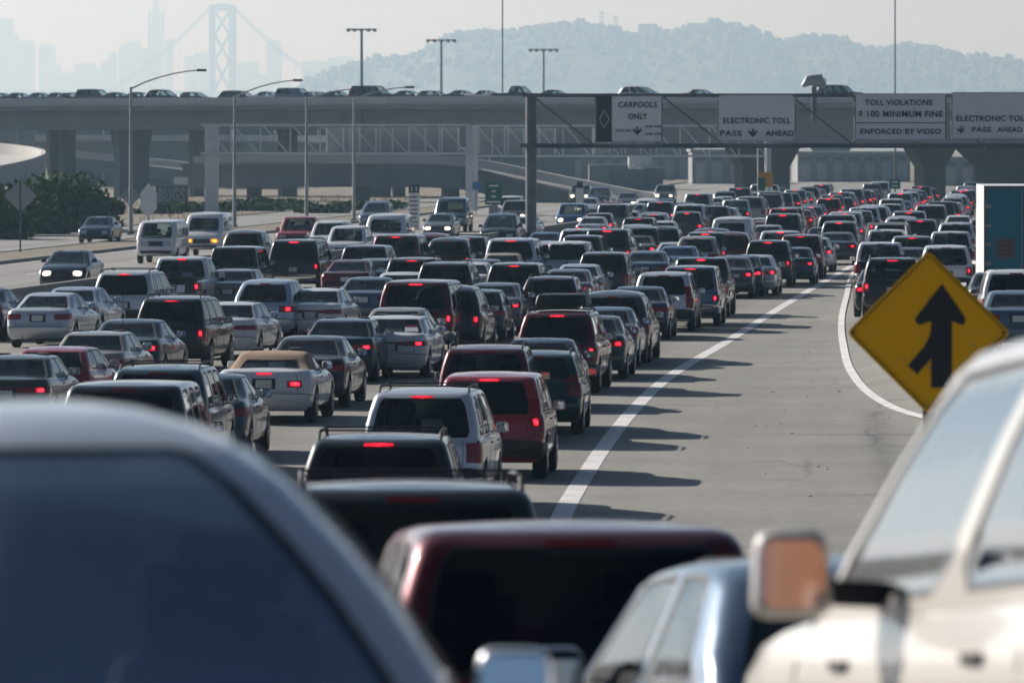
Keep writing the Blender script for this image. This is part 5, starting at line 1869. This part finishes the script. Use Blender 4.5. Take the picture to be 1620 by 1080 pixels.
CARS = [
 (665, 617, 'suv', 'silver', 'H', 'silver SUV with black roof rack and both door mirrors showing', 1, .04),
 (772, 592, 'tall_light_suv', 'red', 'TH', 'bright red SUV with tall lit corner lamps, beside the solid white line', 0, .02),
 (766, 549, 'suv', 'maroon', '', 'dark red SUV with roof rack just ahead of the bright red SUV', 1, .0),
 (846, 558, 'wagon', 'green', '', 'dark green station wagon with tall red lamps, right of the bright red SUV', 1, .0),
 (851, 539, 'sedan', 'navy', '', 'dark blue sedan roof showing behind the green station wagon', 0, 0),
 (879, 493, 'suv', 'maroon', 'TH', 'dark red SUV with black cargo box on its roof', 1, .03),
 (930, 502, 'sedan', 'darkgrey', 'TH', 'dark grey sedan with bright lit tail lamp, right of the roof box SUV', 0, 0),
 (950, 488, 'sedan', 'steelblue', '', 'steel blue sedan behind the grey sedan with lit lamp', 0, 0),
 (967, 461, 'minivan', 'darkgrey', '', 'dark minivan with wide black rear window beside the white line cars', 0, 0),
 (1006, 455, 'sedan', 'navy', '', 'dark blue sedan roof between the dark minivan and silver crossover', 0, 0),
 (1049, 431, 'tall_light_suv', 'pearl', '', 'pearl white SUV with tall unlit red lamps and roof rails', 1, 0),
 (1091, 421, 'boxy_suv', 'steelblue', 'TH', 'blue grey SUV with lit brake strip behind the pearl SUV', 0, 0),
 (1103, 409, 'pickup', 'black', 'TH', 'black pickup roof with lit cab lamp, just beyond the blue grey SUV', 0, 0),
 (1151, 407, 'sedan', 'darkgrey', 'T', 'dark sedan with two lit tail lamps beside the black pickup', 0, 0),
 (1168, 405, 'sedan', 'navy', 'T', 'dark blue sedan squeezed between dark sedan and silver sedan', 0, 0),
 (1190, 404, 'sedan', 'silver', 'T', 'silver sedan with lit tail lamps, nearest the white line at mid distance', 0, 0),
 (1214, 380, 'suv', 'darkgreen', 'TH', 'dark green SUV with lit brake strip just beyond the silver sedan', 0, 0),
 (1231, 366, 'pickup', 'white', 'TH', 'white pickup with lit cab lamp beyond the dark green SUV', 0, 0),
 (1252, 392, 'boxy_sedan', 'teal', 'T', 'teal green sedan tail showing right of the white pickup', 0, 0),
 (1266, 371, 'suv', 'maroon', 'TH', 'maroon SUV with lit lamps beyond the teal green sedan', 0, 0),
 (1285, 376, 'sedan', 'silver', 'T', 'small silver sedan with lit lamps beside the far end of the line', 0, 0),
 (1323, 368, 'sedan', 'darkgrey', 'T', 'dark grey sedan, last before the white line meets the gore', 0, 0),
 (1327, 350, 'suv', 'grey', 'H', 'grey SUV just beyond the last dark grey sedan', 0, 0),
 (1301, 360, 'sedan', 'black', 'TH', 'black sedan with lit brake strip left of the grey SUV', 0, 0),
 # second lane
 (190, 606, 'large_suv', 'black', '', 'large black SUV half hidden by the silver minivan roof', 0, .02),
 (245, 581, 'suv', 'teal', '', 'teal green SUV with black roof rack, left of the convertible', 1, .02),
 (305, 596, 'sedan', 'teal', '', 'teal green sedan with door mirror out, hidden behind the teal SUV', 0, .02),
 (416, 559, 'convertible', 'white', 'TH', 'white convertible with beige soft top and lit tail lamps', 0, .03),
 (480, 535, 'sedan', 'black', 'H', 'black sedan just ahead of the white convertible', 0, .02),
 (531, 507, 'boxy_sedan', 'navy', 'TH', 'dark blue sedan with lit lamp and red bar, ahead of the black sedan', 0, .02),
 (614, 502, 'boxy_sedan', 'white', 'T', 'white sedan with paper sticker inside its rear window', 0, .02),
 (618, 489, 'sedan', 'champagne', '', 'champagne sedan roof just beyond the stickered white sedan', 0, .01),
 (655, 444, 'large_suv', 'maroon', 'TH', 'large maroon SUV with black rear glass and wide lit strip', 0, .02),
 (703, 452, 'minivan', 'black', 'T', 'black minivan peeking out right of the large maroon SUV', 0, 0),
 (750, 459, 'hatchback', 'green', 'H', 'dark green hatchback with lit strip, right of the black minivan', 0, 0),
 (777, 449, 'sedan', 'grey', 'T', 'grey sedan roof just beyond the green hatchback', 0, 0),
 (812, 416, 'suv', 'darkgreen', 'TH', 'dark SUV with broad lit strip and bright lamp in mid crowd', 0, 0),
 (868, 438, 'wagon', 'black', '', 'black wagon with roof bars right of the dark mid crowd SUV', 1, 0),
 (893, 427, 'sedan', 'grey', 'T', 'grey sedan with lit lamp, third row left of the dark minivan', 0, 0),
 (912, 419, 'sedan', 'silver', '', 'silver sedan roof behind the grey sedan with lit lamp', 0, 0),
 (953, 399, 'suv', 'darkgreen', '', 'dark green SUV with unlit lamps left of the blue sedan', 0, 0),
 (1020, 398, 'sedan', 'steelblue', '', 'steel blue sedan with wide glass behind the pearl SUV', 0, 0),
 (1070, 390, 'sedan', 'blue', 'H', 'mid blue sedan with small lit lamp beyond the pearl SUV', 0, 0),
 (1066, 384, 'sedan', 'silver', '', 'silver sedan roof touching the mid blue sedan', 0, 0),
 (1101, 374, 'crossover', 'champagne', '', 'champagne crossover with rounded rear glass', 0, 0),
 (1115, 367, 'suv', 'black', 'TH', 'black SUV with lit strip over the champagne crossover', 0, 0),
 (1123, 361, 'minivan', 'darkgrey', 'TH', 'dark grey minivan directly left of the white van', 0, 0),
 (1153, 367, 'minivan', 'maroon', 'T', 'maroon minivan standing in front of the white van', 0, 0),
 (1157, 343, 'cargo_van', 'white', '', 'tall white van facing away in the far crowd', 0, 0),
 (1238, 338, 'large_suv', 'darkgrey', 'TH', 'large dark SUV right of the tall white van', 0, 0),
 (1213, 356, 'sedan', 'silver', '', 'silver sedan roof beside the tall white van', 0, 0),
 # third lane
 (7, 566, 'boxy_sedan', 'olive', 'T', 'olive grey sedan cut by the left edge above the silver minivan', 0, .03),
 (76, 551, 'hatchback', 'red', '', 'red hatchback with see-through windows at the left', 0, .05),
 (134, 528, 'boxy_sedan', 'champagne', '', 'champagne sedan just beyond the red hatchback', 0, .03),
 (190, 508, 'sedan', 'navy', 'TH', 'navy sedan with whip antenna and lit lamp beyond the champagne sedan', 0, .03),
 (267, 470, 'suv', 'black', 'TH', 'black SUV with wide lit strip and antenna, left centre', 1, .04),
 (350, 480, 'boxy_sedan', 'white', '', 'white sedan with dark red bar beside the black SUV', 0, .03),
 (414, 443, 'crossover', 'paleblue', 'T', 'pale blue crossover with see-through rear glass', 0, .03),
 (491, 458, 'boxy_sedan', 'white', '', 'white sedan with red lamps right of the pale blue crossover', 0, .02),
 (573, 440, 'sedan', 'steelblue', 'TH', 'steel blue sedan with plate and lit lamps left of the large maroon SUV', 0, .01),
 (627, 432, 'sedan', 'white', '', 'white sedan roof just above the large maroon SUV', 0, 0),
 (650, 408, 'suv', 'black', 'TH', 'black SUV with small lit lamp above the white sedan roof', 1, 0),
 (702, 415, 'suv', 'darkgreen', '', 'dark green SUV with roof rack beside the small white sedan', 1, 0),
 (736, 416, 'sedan', 'white', '', 'small white sedan between green SUV and dark mid crowd SUV', 0, 0),
 (752, 411, 'sedan', 'grey', '', 'grey sedan just right of the small white sedan', 0, 0),
 (790, 401, 'sedan', 'beige', '', 'beige sedan roof above the dark mid crowd SUV', 0, 0),
 (807, 377, 'large_suv', 'silver', 'TH', 'large silver SUV with black window band and lit strip', 0, 0),
 (863, 382, 'minivan', 'silver', '', 'silver minivan right of the large silver SUV', 0, 0),
 (897, 382, 'suv', 'white', 'T', 'white SUV with red lamps right of the silver minivan', 0, 0),
 (919, 372, 'suv', 'darkgrey', '', 'dark grey SUV above the white SUV', 0, 0),
 (960, 362, 'large_suv', 'darkgrey', 'TH', 'large dark grey SUV with lit strip and right lamp', 0, 0),
 (1005, 372, 'sedan', 'champagne', 'T', 'champagne sedan right of the large dark grey SUV', 0, 0),
 (1012, 359, 'suv', 'darkgrey', 'T', 'dark grey SUV behind the champagne sedan', 0, 0),
 (1044, 358, 'minivan', 'darkgreen', '', 'dark green minivan right of the dark grey SUV', 0, 0),
 (1009, 344, 'suv', 'black', 'TH', 'black SUV with one small lit lamp left of the white minivan', 0, 0),
 (1032, 336, 'minivan', 'white', 'TH', 'white minivan with lit lamp in the far crowd', 0, 0),
 (1090, 323, 'large_suv', 'silver', '', 'silver tall SUV with dark glass far back, left of the slim far post', 0, 0),
 # fourth lane
 (-50, 457, 'sedan', 'navy', '', 'dark blue car with mirror, cut by the left picture edge', 0, .04),
 (58, 465, 'sedan', 'silver', '', 'silver sedan with unlit red lamp at the far left', 0, .05),
 (101, 456, 'sedan', 'paleblue', '', 'pale blue sedan behind the silver sedan at the far left', 0, .05),
 (193, 429, 'suv', 'pearl', 'H', 'pearl white SUV with roof rack and dark rear glass, left', 1, .04),
 (268, 408, 'pickup', 'white', 'TH', 'white pickup with lit cab lamp at left centre', 0, .04),
 (360, 427, 'boxy_sedan', 'grey', '', 'grey sedan roof in front of the black boxy SUV', 0, .02),
 (368, 390, 'boxy_suv', 'black', '', 'black boxy SUV with bright left edge, left of the tall black SUV', 0, .02),
 (463, 379, 'large_suv', 'black', 'TH', 'tall black SUV with lit strip and bright right lamp', 1, .03),
 (383, 364, 'minivan', 'olive', '', 'olive green minivan just right of the white oncoming van', 0, 0),
 (545, 412, 'sedan', 'maroon', '', 'maroon sedan right of the tall black SUV', 0, .02),
 (588, 410, 'sedan', 'grey', '', 'grey sedan right of the maroon sedan', 0, .02),
 (574, 388, 'suv', 'black', '', 'black SUV with bright left edge above the maroon sedan', 0, .02),
 (625, 371, 'large_suv', 'maroon', 'TH', 'large dark maroon SUV with black glass left of the maroon minivan', 0, .01),
 (676, 369, 'minivan', 'maroon', '', 'maroon minivan with sloping roof at mid left', 0, .02),
 (707, 376, 'minivan', 'black', 'T', 'black minivan between maroon minivan and racked SUV', 0, 0),
 (735, 374, 'suv', 'darkgrey', 'H', 'dark SUV with roof rack left of the large silver SUV', 1, 0),
 (858, 368, 'sedan', 'blue', '', 'bright blue sedan roof beside the gantry post', 0, 0),
 (914, 362, 'suv', 'silver', '', 'small silver SUV left of the large dark grey SUV', 0, 0),
]
for px, yr, key, col, li, lb, rk, dh in CARS:
    put(px, yr, key, col, li, lb, rack=bool(rk), dh=dh)

# --- right-hand ramp
for px, yr, key, col, li, lb, rk in [
 (1397, 427, 'sedan', 'darkgreen', 'TH', 'dark green sedan with lit lamp just left of the merge sign', 0),
 (1412, 408, 'suv', 'black', 'TH', 'black SUV with wide lit strip behind the sedan at the merge sign', 1),
 (1393, 384, 'pickup', 'white', '', 'white pickup with dark rear glass on the right ramp', 0),
 (1403, 364, 'pickup', 'white', '', 'second white pickup farther up the right ramp', 0),
 (1411, 352, 'suv', 'navy', '', 'dark blue SUV beyond the two white pickups', 0),
 (1425, 342, 'minivan', 'silver', '', 'silver minivan beyond the dark blue SUV on the ramp', 0),
 (1438, 392, 'sedan', 'darkgrey', 'T', 'dark grey sedan right of the nearer white ramp pickup', 0),
 (1443, 373, 'suv', 'grey', 'TH', 'grey SUV in the ramp file above the merge sign', 0),
 (1449, 358, 'sedan', 'silver', 'T', 'silver sedan in the ramp file beyond the grey SUV', 0),
 (1455, 347, 'suv', 'darkgrey', 'H', 'dark grey SUV far up the ramp file', 0),
 (1497, 388, 'suv', 'white', 'T', 'white SUV just left of the trailer, above the merge sign', 0),
 (1505, 367, 'pickup', 'white', '', 'white pickup partly behind the top of the merge sign', 0),
 (1512, 352, 'suv', 'silver', '', 'silver SUV left of the teal truck trailer', 0),
 (1516, 341, 'sedan', 'white', '', 'white sedan far left of the truck trailer', 0),
 (1608, 427, 'suv', 'white', '', 'white SUV at the right edge below the teal trailer', 0),
 (1580, 432, 'sedan', 'black', '', 'black sedan below the teal trailer, right of the merge sign', 0),
 (1612, 462, 'sedan', 'steelblue', '', 'steel blue sedan at the right edge near the merge sign', 0)]:
    put(px, yr, key, col, li, lb, 'cars on the right-hand ramp', rack=bool(rk), lane='ramp')

# --- oncoming
for px, yr, key, col, li, lb in [
 (97, 397, 'sedan', 'navy', 'L', 'navy oncoming sedan with lit headlights beside the median barrier'),
 (246, 348, 'microbus', 'white', '', 'white oncoming minibus with flat dark nose band'),
 (318, 336, 'cargo_van', 'white', 'A', 'white oncoming van with amber front lamps lit'),
 (148, 343, 'sedan', 'navy', '', 'dark oncoming sedan on the frontage road by the bushes'),
 (466, 343, 'pickup', 'red', '', 'dusty red oncoming pickup near the lamp pole'),
 (478, 356, 'sedan', 'teal', '', 'teal green oncoming sedan in front of the red pickup'),
 (515, 350, 'suv', 'white', '', 'white oncoming SUV right of the teal green oncoming sedan'),
 (543, 358, 'suv', 'white', '', 'second white oncoming SUV, nearer and farther right'),
 (606, 338, 'cargo_van', 'white', '', 'large white oncoming van left of the tall hours sign'),
 (692, 338, 'sedan', 'grey', 'L', 'grey oncoming sedan with bright headlights right of the hours sign'),
 (590, 318, 'minivan', 'steelblue', '', 'steel blue oncoming minivan far behind the large white van'),
 (711, 312, 'cargo_van', 'steelblue', '', 'steel blue oncoming van left of the green roadside sign'),
 (787, 338, 'minivan', 'navy', '', 'navy oncoming minivan below the green roadside sign'),
 (826, 342, 'sedan', 'white', 'L', 'white oncoming sedan just left of the gantry post'),
 (812, 317, 'suv', 'darkgrey', 'L', 'dark oncoming SUV with one bright lamp left of the gantry post'),
 (902, 322, 'suv', 'blue', 'L', 'blue oncoming SUV with headlights right of the gantry post'),
 (940, 329, 'sedan', 'grey', 'L', 'grey oncoming sedan with glowing headlights beside the small hours sign'),
 (966, 319, 'sedan', 'red', '', 'red oncoming sedan far back'),
 (997, 322, 'suv', 'silver', 'L', 'silver oncoming SUV with headlights far back'),
 (1020, 314, 'minivan', 'white', '', 'white oncoming minivan far back'),
 (1047, 315, 'sedan', 'darkgrey', 'L', 'dark oncoming sedan farthest back near the ramp foot')]:
    put(px, yr, key, col, li, lb, 'oncoming cars', facing=-1)

# --- far queue filling the lanes up to the overpass
ORD = ['first', 'second', 'third', 'fourth', 'fifth', 'sixth', 'seventh', 'eighth', 'ninth', 'tenth', 'eleventh', 'twelfth', '13th', '14th', '15th', '16th', '17th', '18th', '19th', '20th', '21st', '22nd', '23rd', '24th', '25th', '26th', '27th', '28th', '29th', '30th']
rf = random.Random(23)
kinds = ['sedan', 'sedan', 'boxy_sedan', 'suv', 'suv', 'minivan', 'large_suv', 'crossover', 'wagon', 'hatchback', 'pickup']
cols = ['black', 'darkgrey', 'silver', 'white', 'navy', 'grey', 'maroon', 'champagne', 'darkgreen', 'red', 'steelblue', 'silver', 'pearl']
LANES = [('lane along the solid white line', lambda y: -1.75, 288), ('second lane from the line', lambda y: -6.2, 282), ('third lane from the line', lambda y: -10.9, 296), ('lane by the median', lambda y: interp(y, [(300, -16.2), (500, -15.2)]), 330),
         ('merging ramp lane', lambda y: interp(y, [(280, 1.6), (400, 1.9), (520, 2.2)]), 320), ('outer ramp lane', lambda y: interp(y, [(280, 5.2), (520, 6.0)]), 300)]
for lname, off, y0 in LANES:
    ypos = []
    y = 560.0
    while y > y0:
        x = XL(y) + off(y)
        if all(math.hypot(x - a, (y - b) * .42) > 2.55 for a, b, l in PLACED):
            ypos.append(y)
        y -= rf.uniform(8.4, 12.0)
    for i, y in enumerate(ypos):
        x = XL(y) + off(y) + rf.uniform(-.3, .3)
        key, col = rf.choice(kinds), rf.choice(cols)
        PLACED.append((x, y, 4.7))
        nm = f"far {CNAME.get(col, col)} {TNAME.get(key, key)}, {ORD[min(i, 29)]} from overpass in {lname}"
        vehicle(key, (x, y, zroad(x, y)), lane_heading(y), col, rf.choice(['T', 'TH', 'T', 'TH', 'TH', '']), nm, 'far queue of cars under the overpass', near=False)
# --- far oncoming
for i, (off, y) in enumerate(((-24.5, 455), (-28, 430), (-24.6, 500), (-28.2, 520), (-24.4, 548), (-31.5, 470), (-31.5, 545))):
    x = XL(y) + off
    col = ['silver', 'white', 'darkgrey', 'navy', 'grey', 'beige', 'black'][i]
    key = ['sedan', 'suv', 'sedan', 'minivan', 'suv', 'sedan', 'suv'][i]
    vehicle(key, (x, y, 0), lane_heading(y) + math.pi, col, 'L' if i % 2 == 0 else '', f"tiny {CNAME.get(col, col)} oncoming {TNAME.get(key, key)} far off beneath the descending ramp", 'far oncoming cars', near=False)

# --- cars on the overpass, seen from the side
for i, (px, key, col, lb) in enumerate([
 (4, 'sedan', 'navy', 'dark car at the left end of the overpass'), (33, 'sedan', 'navy', 'second dark sedan from the left on the overpass'), (66, 'sedan', 'steelblue', 'steel blue sedan on the overpass, third from the left'),
 (124, 'hatchback', 'maroon', 'maroon hatchback on the overpass left of the tallest lamp'), (153, 'suv', 'darkgrey', 'dark SUV on the overpass next to the maroon hatchback'), (188, 'sedan', 'darkgreen', 'dark sedan on the overpass at the tallest lamp pole'),
 (262, 'crossover', 'navy', 'dark crossover on the overpass left of the bridge tower'), (382, 'wagon', 'darkgrey', 'dark wagon on the overpass right of the bridge tower'), (470, 'suv', 'steelblue', 'steel blue SUV on the overpass right of the slim tower'),
 (535, 'sedan', 'navy', 'dark sedan on the overpass under the second lamp arm'), (592, 'large_suv', 'black', 'large black SUV on the overpass under the flood light mast'), (648, 'sedan', 'darkgrey', 'dark grey sedan on the overpass behind the large black SUV'),
 (734, 'sedan', 'black', 'lone black sedan on the overpass left of the thin pole'), (772, 'sedan', 'white', 'white sedan on the overpass beside the thin pole'), (818, 'pickup', 'black', 'black pickup on the overpass at the gantry post'),
 (95, 'sedan', 'grey', 'grey sedan on the overpass between steel blue sedan and maroon hatchback'), (222, 'sedan', 'navy', 'navy sedan on the overpass right of the tallest lamp pole'), (312, 'hatchback', 'darkgrey', 'dark hatchback on the overpass just left of the bridge tower'), (425, 'sedan', 'silver', 'silver sedan on the overpass below the slim tower'), (505, 'hatchback', 'white', 'white hatchback on the overpass near the second lamp'), (690, 'hatchback', 'grey', 'grey hatchback on the overpass at the middle light mast'), (880, 'sedan', 'navy', 'navy sedan behind the gantry top right of its post'),
 (1018, 'minivan', 'silver', 'silver minivan roof above the carpool sign'), (1110, 'sedan', 'white', 'white car between the carpool sign and toll sign'), (1330, 'suv', 'navy', 'dark SUV on the overpass left of the violation sign')]):
    X = 0
    for _ in range(25):
        X = (px - 810) * (OV(X) - 3.2) / F
    y = OV(X) - 3.2
    sl = OV(X + 1) - OV(X - 1)
    hd = math.atan2(2, sl)
    vehicle(key, (X, y, ZT(X) - .82 + .01), hd, col, 'L' if i in (2, 5) else '', lb, 'cars crossing the overpass', near=False, roll=0)

# --- things carried by single cars
def attach(parent_label):
    for o in C.objects:
        if o.parent is None and o.get('label') == parent_label:
            return o
rb = attach('dark red SUV with black cargo box on its roof')
bx = bevbox('cargo_box', (1.15, 1.5, .26), M['plastic'], .08, 3, (.9, .9))
o = ob('cargo_box', bx, label='black cargo box strapped on the dark red SUV roof', cat='cargo box')
o.location = rb.location + Vector((0, 0, 1.76 + .21)) + Vector((math.sin(-rb.rotation_euler.z), math.cos(-rb.rotation_euler.z), 0)) * -.35
o.rotation_euler = rb.rotation_euler
ws = attach('white sedan with paper sticker inside its rear window')
g_ = TYPES['boxy_sedan']['gr']
mb = MB()
p0, p1, p2, p3 = g_.P(.42, .2), g_.P(.88, .2), g_.P(.88, .58), g_.P(.42, .58)
n_ = g_.N(.6, .4) * .012
vs = [Vector((p.x, p.y - TYPES['boxy_sedan']['L'] / 2, p.z)) + n_ for p in (p0, p1, p2, p3)]
ob('sticker', mesh('sticker', vs, [(0, 1, 2, 3)], [M['sign_white']]), ws)
vs2 = [v + n_ * .3 for v in (vs[3].lerp(vs[0], .02), vs[2].lerp(vs[1], .02), vs[2].lerp(vs[1], .3), vs[3].lerp(vs[0], .3))]
ob('sticker_band', mesh('sticker_band', vs2[::-1], [(0, 1, 2, 3)], [M['tail']]), ws)
for lb, x in (('navy sedan with whip antenna and lit lamp beyond the champagne sedan', -.1), ('black SUV with wide lit strip and antenna, left centre', -.55)):
    r_ = attach(lb)
    MB().tube([(x, -1.3, 1.0), (x, -1.35, 1.95)], .008, 5).build('antenna', M['plastic'], r_)

# --- truck trailer on the ramp
d = 188.0
q = F / d
zr_ = zroad((1590 - 810) / q, d)
tt = empty('truck_trailer', ((1558 - 810) / q + 1.3, d, zr_), 'box truck trailer with teal rear doors and white left side', 'truck')
tt.rotation_euler = (0, 0, -.045)
top = ZC - (294 - 225) / q - zr_
MB().box((0, 4.6, (top + 1.1) / 2), (2.58, 9.2, top - 1.1)).build('box', M['white_paint'], tt)
for s in (-1, 1):
    dr = MB().box((s * .645, -.03, (top + 1.1) / 2), (1.24, .06, top - 1.25)).build('rear_door', M['teal'], tt)
    for k_ in range(4):
        MB().box((s * 1.2, -.08, 1.5 + k_ * (top - 2) / 3.2), (.18, .06, .10)).build('hinge', M['steel'], dr)
    MB().tube([(s * .2, -.09, 1.2), (s * .2, -.09, top - .15)], .022, 6).build('lock_rod', M['steel'], dr)
fr_ = MB()
for x in (-1.28, 1.28):
    fr_.box((x, -.02, (top + 1.0) / 2), (.09, .10, top - 1.0))
fr_.box((0, -.02, top - .05), (2.6, .12, .10))
fr_.box((0, -.02, 1.08), (2.6, .12, .16))
fr_.build('door_frame', M['dark_steel'], tt)
pcd = MB().box((-1.29 + 47 / q * .68, -.075, ZC - (393 - 225) / q - zr_), (30 / q, .02, 33 / q)).build('placard', M['dark_steel'], tt)
for k_ in range(4):
    MB().box((-1.29 + 47 / q * .68, -.095, ZC - (382 + k_ * 7 - 225) / q - zr_), (22 / q, .012, 1.6 / q)).build('print_row', M['maroon'] if 'maroon' in M else M['tail'], pcd)
MB().box((0, .02, .62), (2.3, .14, .14)).build('rear_bumper', M['dark_steel'], tt)
for s in (-1, 1):
    MB().box((s * 1.05, -.05, .95), (.22, .05, .12)).build('tail_light', M['tail'], tt)
    for y in (1.6, 2.9):
        for x in (.78, 1.08):
            w_ = ob('wheel', wheel_meshes.__dict__.setdefault('truck', wheel_meshes(.5, .26))[0], tt)
            w_.location = (s * x, y, .5)
MB().box((0, 4.5, 1.0), (1.0, 8.6, .22)).build('chassis', M['dark_steel'], tt)
MB().box((0, 11.6, 1.75), (2.4, 2.2, 2.6)).build('cab', M['white_paint'], tt)

# --- lumber rack on one ramp pickup
rp = attach('second white pickup farther up the right ramp')
for s in (-1, 1):
    for y in (-2.3, -.6):
        MB().beam((s * .88, y, 1.1), (s * .78, y + .15, 2.02), .07).build('rack_post', M['white_paint'], rp)
    MB().beam((s * .78, -2.4, 2.03), (s * .78, 1.6, 2.03), .07).build('rack_rail', M['white_paint'], rp)
for y in (-2.2, -.5):
    MB().beam((-.8, y, 2.06), (.8, y, 2.06), .07).build('rack_bar', M['white_paint'], rp)

# ------------------------------------------------------------------ driver of the white SUV (seen through its side glass)
def skinned(name, chain, mat, parent=None, **kw):
    """chain: list of (pos, radius, parent index)"""
    me = bpy.data.meshes.new(name)
    me.from_pydata([c[0] for c in chain], [(c[2], i) for i, c in enumerate(chain) if c[2] is not None], [])
    o = bpy.data.objects.new(name, me)
    C.objects.link(o)
    md = o.modifiers.new('skin', 'SKIN')
    for i, c in enumerate(chain):
        sv = me.skin_vertices[0].data[i]
        sv.radius = (c[1], c[1])
        sv.use_root = i == 0
    sb = o.modifiers.new('sub', 'SUBSURF')
    sb.levels = sb.render_levels = 2
    dg = bpy.context.evaluated_depsgraph_get()
    m2 = bpy.data.meshes.new_from_object(o.evaluated_get(dg))
    bpy.data.objects.remove(o)
    m2.materials.clear()
    m2.materials.append(mat)
    m2.polygons.foreach_set('use_smooth', [True] * len(m2.polygons))
    return ob(name, m2, parent, **kw)

bpy.context.view_layer.update()
MW = white_suv.matrix_basis.copy()
hx, hy, hz_ = -.38, -.10, 1.64           # head centre in the car's own frame
ch = [((hx, -.16, .74), .15, None), ((hx, -.24, .98), .14, 0), ((hx, -.27, 1.22), .155, 1), ((hx, -.25, 1.40), .075, 2), ((hx, -.20, 1.50), .055, 3), ((hx, -.14, 1.58), .085, 4), ((hx, hy, 1.66), .092, 5), ((hx, hy - .01, 1.74), .07, 6),
      ((hx, hy + .10, 1.625), .018, 6), ((hx - .10, hy - .03, 1.63), .018, 6), ((hx + .10, hy - .03, 1.63), .018, 6)]
for s in (-1, 1):
    k0 = len(ch)
    ch += [((hx + s * .17, -.26, 1.32), .062, 2), ((hx + s * .26, -.02, 1.10), .048, k0), ((hx + s * .19, .26, 1.03), .036, k0 + 1), ((hx + s * .16, .34, 1.04), .034, k0 + 2)]
    for f in range(5):
        dx = (f - 2) * .020
        kf = len(ch)
        ch += [((hx + s * .16 + dx, .40 - abs(f - 2) * .008, 1.05), .009, k0 + 3), ((hx + s * .15 + dx, .435 - abs(f - 2) * .012, 1.03), .008, kf)]
    k1 = len(ch)
    ch += [((hx + s * .12, .02, .72), .085, 0), ((hx + s * .14, .36, .74), .065, k1), ((hx + s * .13, .58, .48), .05, k1 + 1), ((hx + s * .13, .68, .46), .04, k1 + 2)]
pr = skinned('person', ch, M['skin'], label='driver in rust brown shirt sitting at the wheel of the white SUV', cat='person')
pr.data.materials.append(M['shirt'])
for p in pr.data.polygons:
    c_ = p.center
    if c_.z < 1.40 and not (c_.y > .24 and c_.z > .95):
        p.material_index = 1
pr.matrix_world = MW
bm = bmesh.new()
bmesh.ops.create_uvsphere(bm, u_segments=16, v_segments=10, radius=1)
for v in list(bm.verts):
    if v.co.y > .35 and v.co.z < .55:
        bm.verts.remove(v)
for v in bm.verts:
    v.co = Vector((hx + v.co.x * .112, hy - .025 + v.co.y * .125, 1.665 + v.co.z * .125))
me = bpy.data.meshes.new('hair')
bm.to_mesh(me)
bm.free()
me.materials.append(M['hair'])
ob('hair', me, pr)
# a brown truck added behind the camera to colour the white SUV's door mirror
dt = empty('mirror_fill_truck', (2.4, -12.0, zroad(2.4, -12)), 'brown truck added out of view to fill the white SUV door mirror', 'truck')
bt = bevbox('truck_box', (2.5, 6.0, 2.6), M['mirror_fill_brown'], .08)
ob('box', bt, dt).location = (0, -3.2, 2.1)
cb_ = bevbox('truck_cab', (2.3, 1.9, 1.9), M['mirror_fill_brown'], .18, 3, (.92, .8))
ob('cab', cb_, dt).location = (0, .6, 1.55)
MB().box((0, 1.45, 1.95), (1.9, .06, .75)).build('windscreen', M['tint'], dt)
MB().box((0, 1.57, .95), (1.5, .08, .5)).build('grille', M['plastic'], dt)
for s in (-1, 1):
    MB().box((s * .9, 1.58, .95), (.3, .06, .25)).build('headlight', M['lens'], dt)
    for y in (.7, -4.6):
        w_ = ob('wheel', wheel_meshes.__dict__['truck'][0], dt)
        w_.location = (s * 1.0, y, .5)
# turn the left door mirror toward us and the added truck behind
for o in white_suv.children:
    if o.name.startswith('side_mirror') and o.location.x < 0:
        mw = MW @ o.location
        to_cam = (Vector((0, 0, ZC)) - mw).normalized()
        to_fill_truck = (Vector((1.32, -12.2, 6.46)) - mw).normalized()
        nrm = MW.to_3x3().inverted() @ (to_cam + to_fill_truck)
        nrm.normalize()
        o.rotation_euler = (-nrm).to_track_quat('Y', 'Z').to_euler()

# ------------------------------------------------------------------ haze
hb = MB().box((0, 11450, 274), (20200, 23000, 551))
hm = bpy.data.materials.new('haze_air')
hm.use_nodes = True
t = hm.node_tree
t.nodes.clear()
oo = t.nodes.new('ShaderNodeOutputMaterial')
pv = t.nodes.new('ShaderNodeVolumePrincipled')
pv.inputs['Color'].default_value = (0.49, 0.77, 1.0, 1)
pv.inputs['Absorption Color'].default_value = (1, 1, 1, 1)
pv.inputs['Density'].default_value = 1.55e-4
pv.inputs['Anisotropy'].default_value = 0.52
t.links.new(pv.outputs[0], oo.inputs['Volume'])
hz = hb.build('haze', hm, kind='stuff', label='thin blue grey haze in the air')
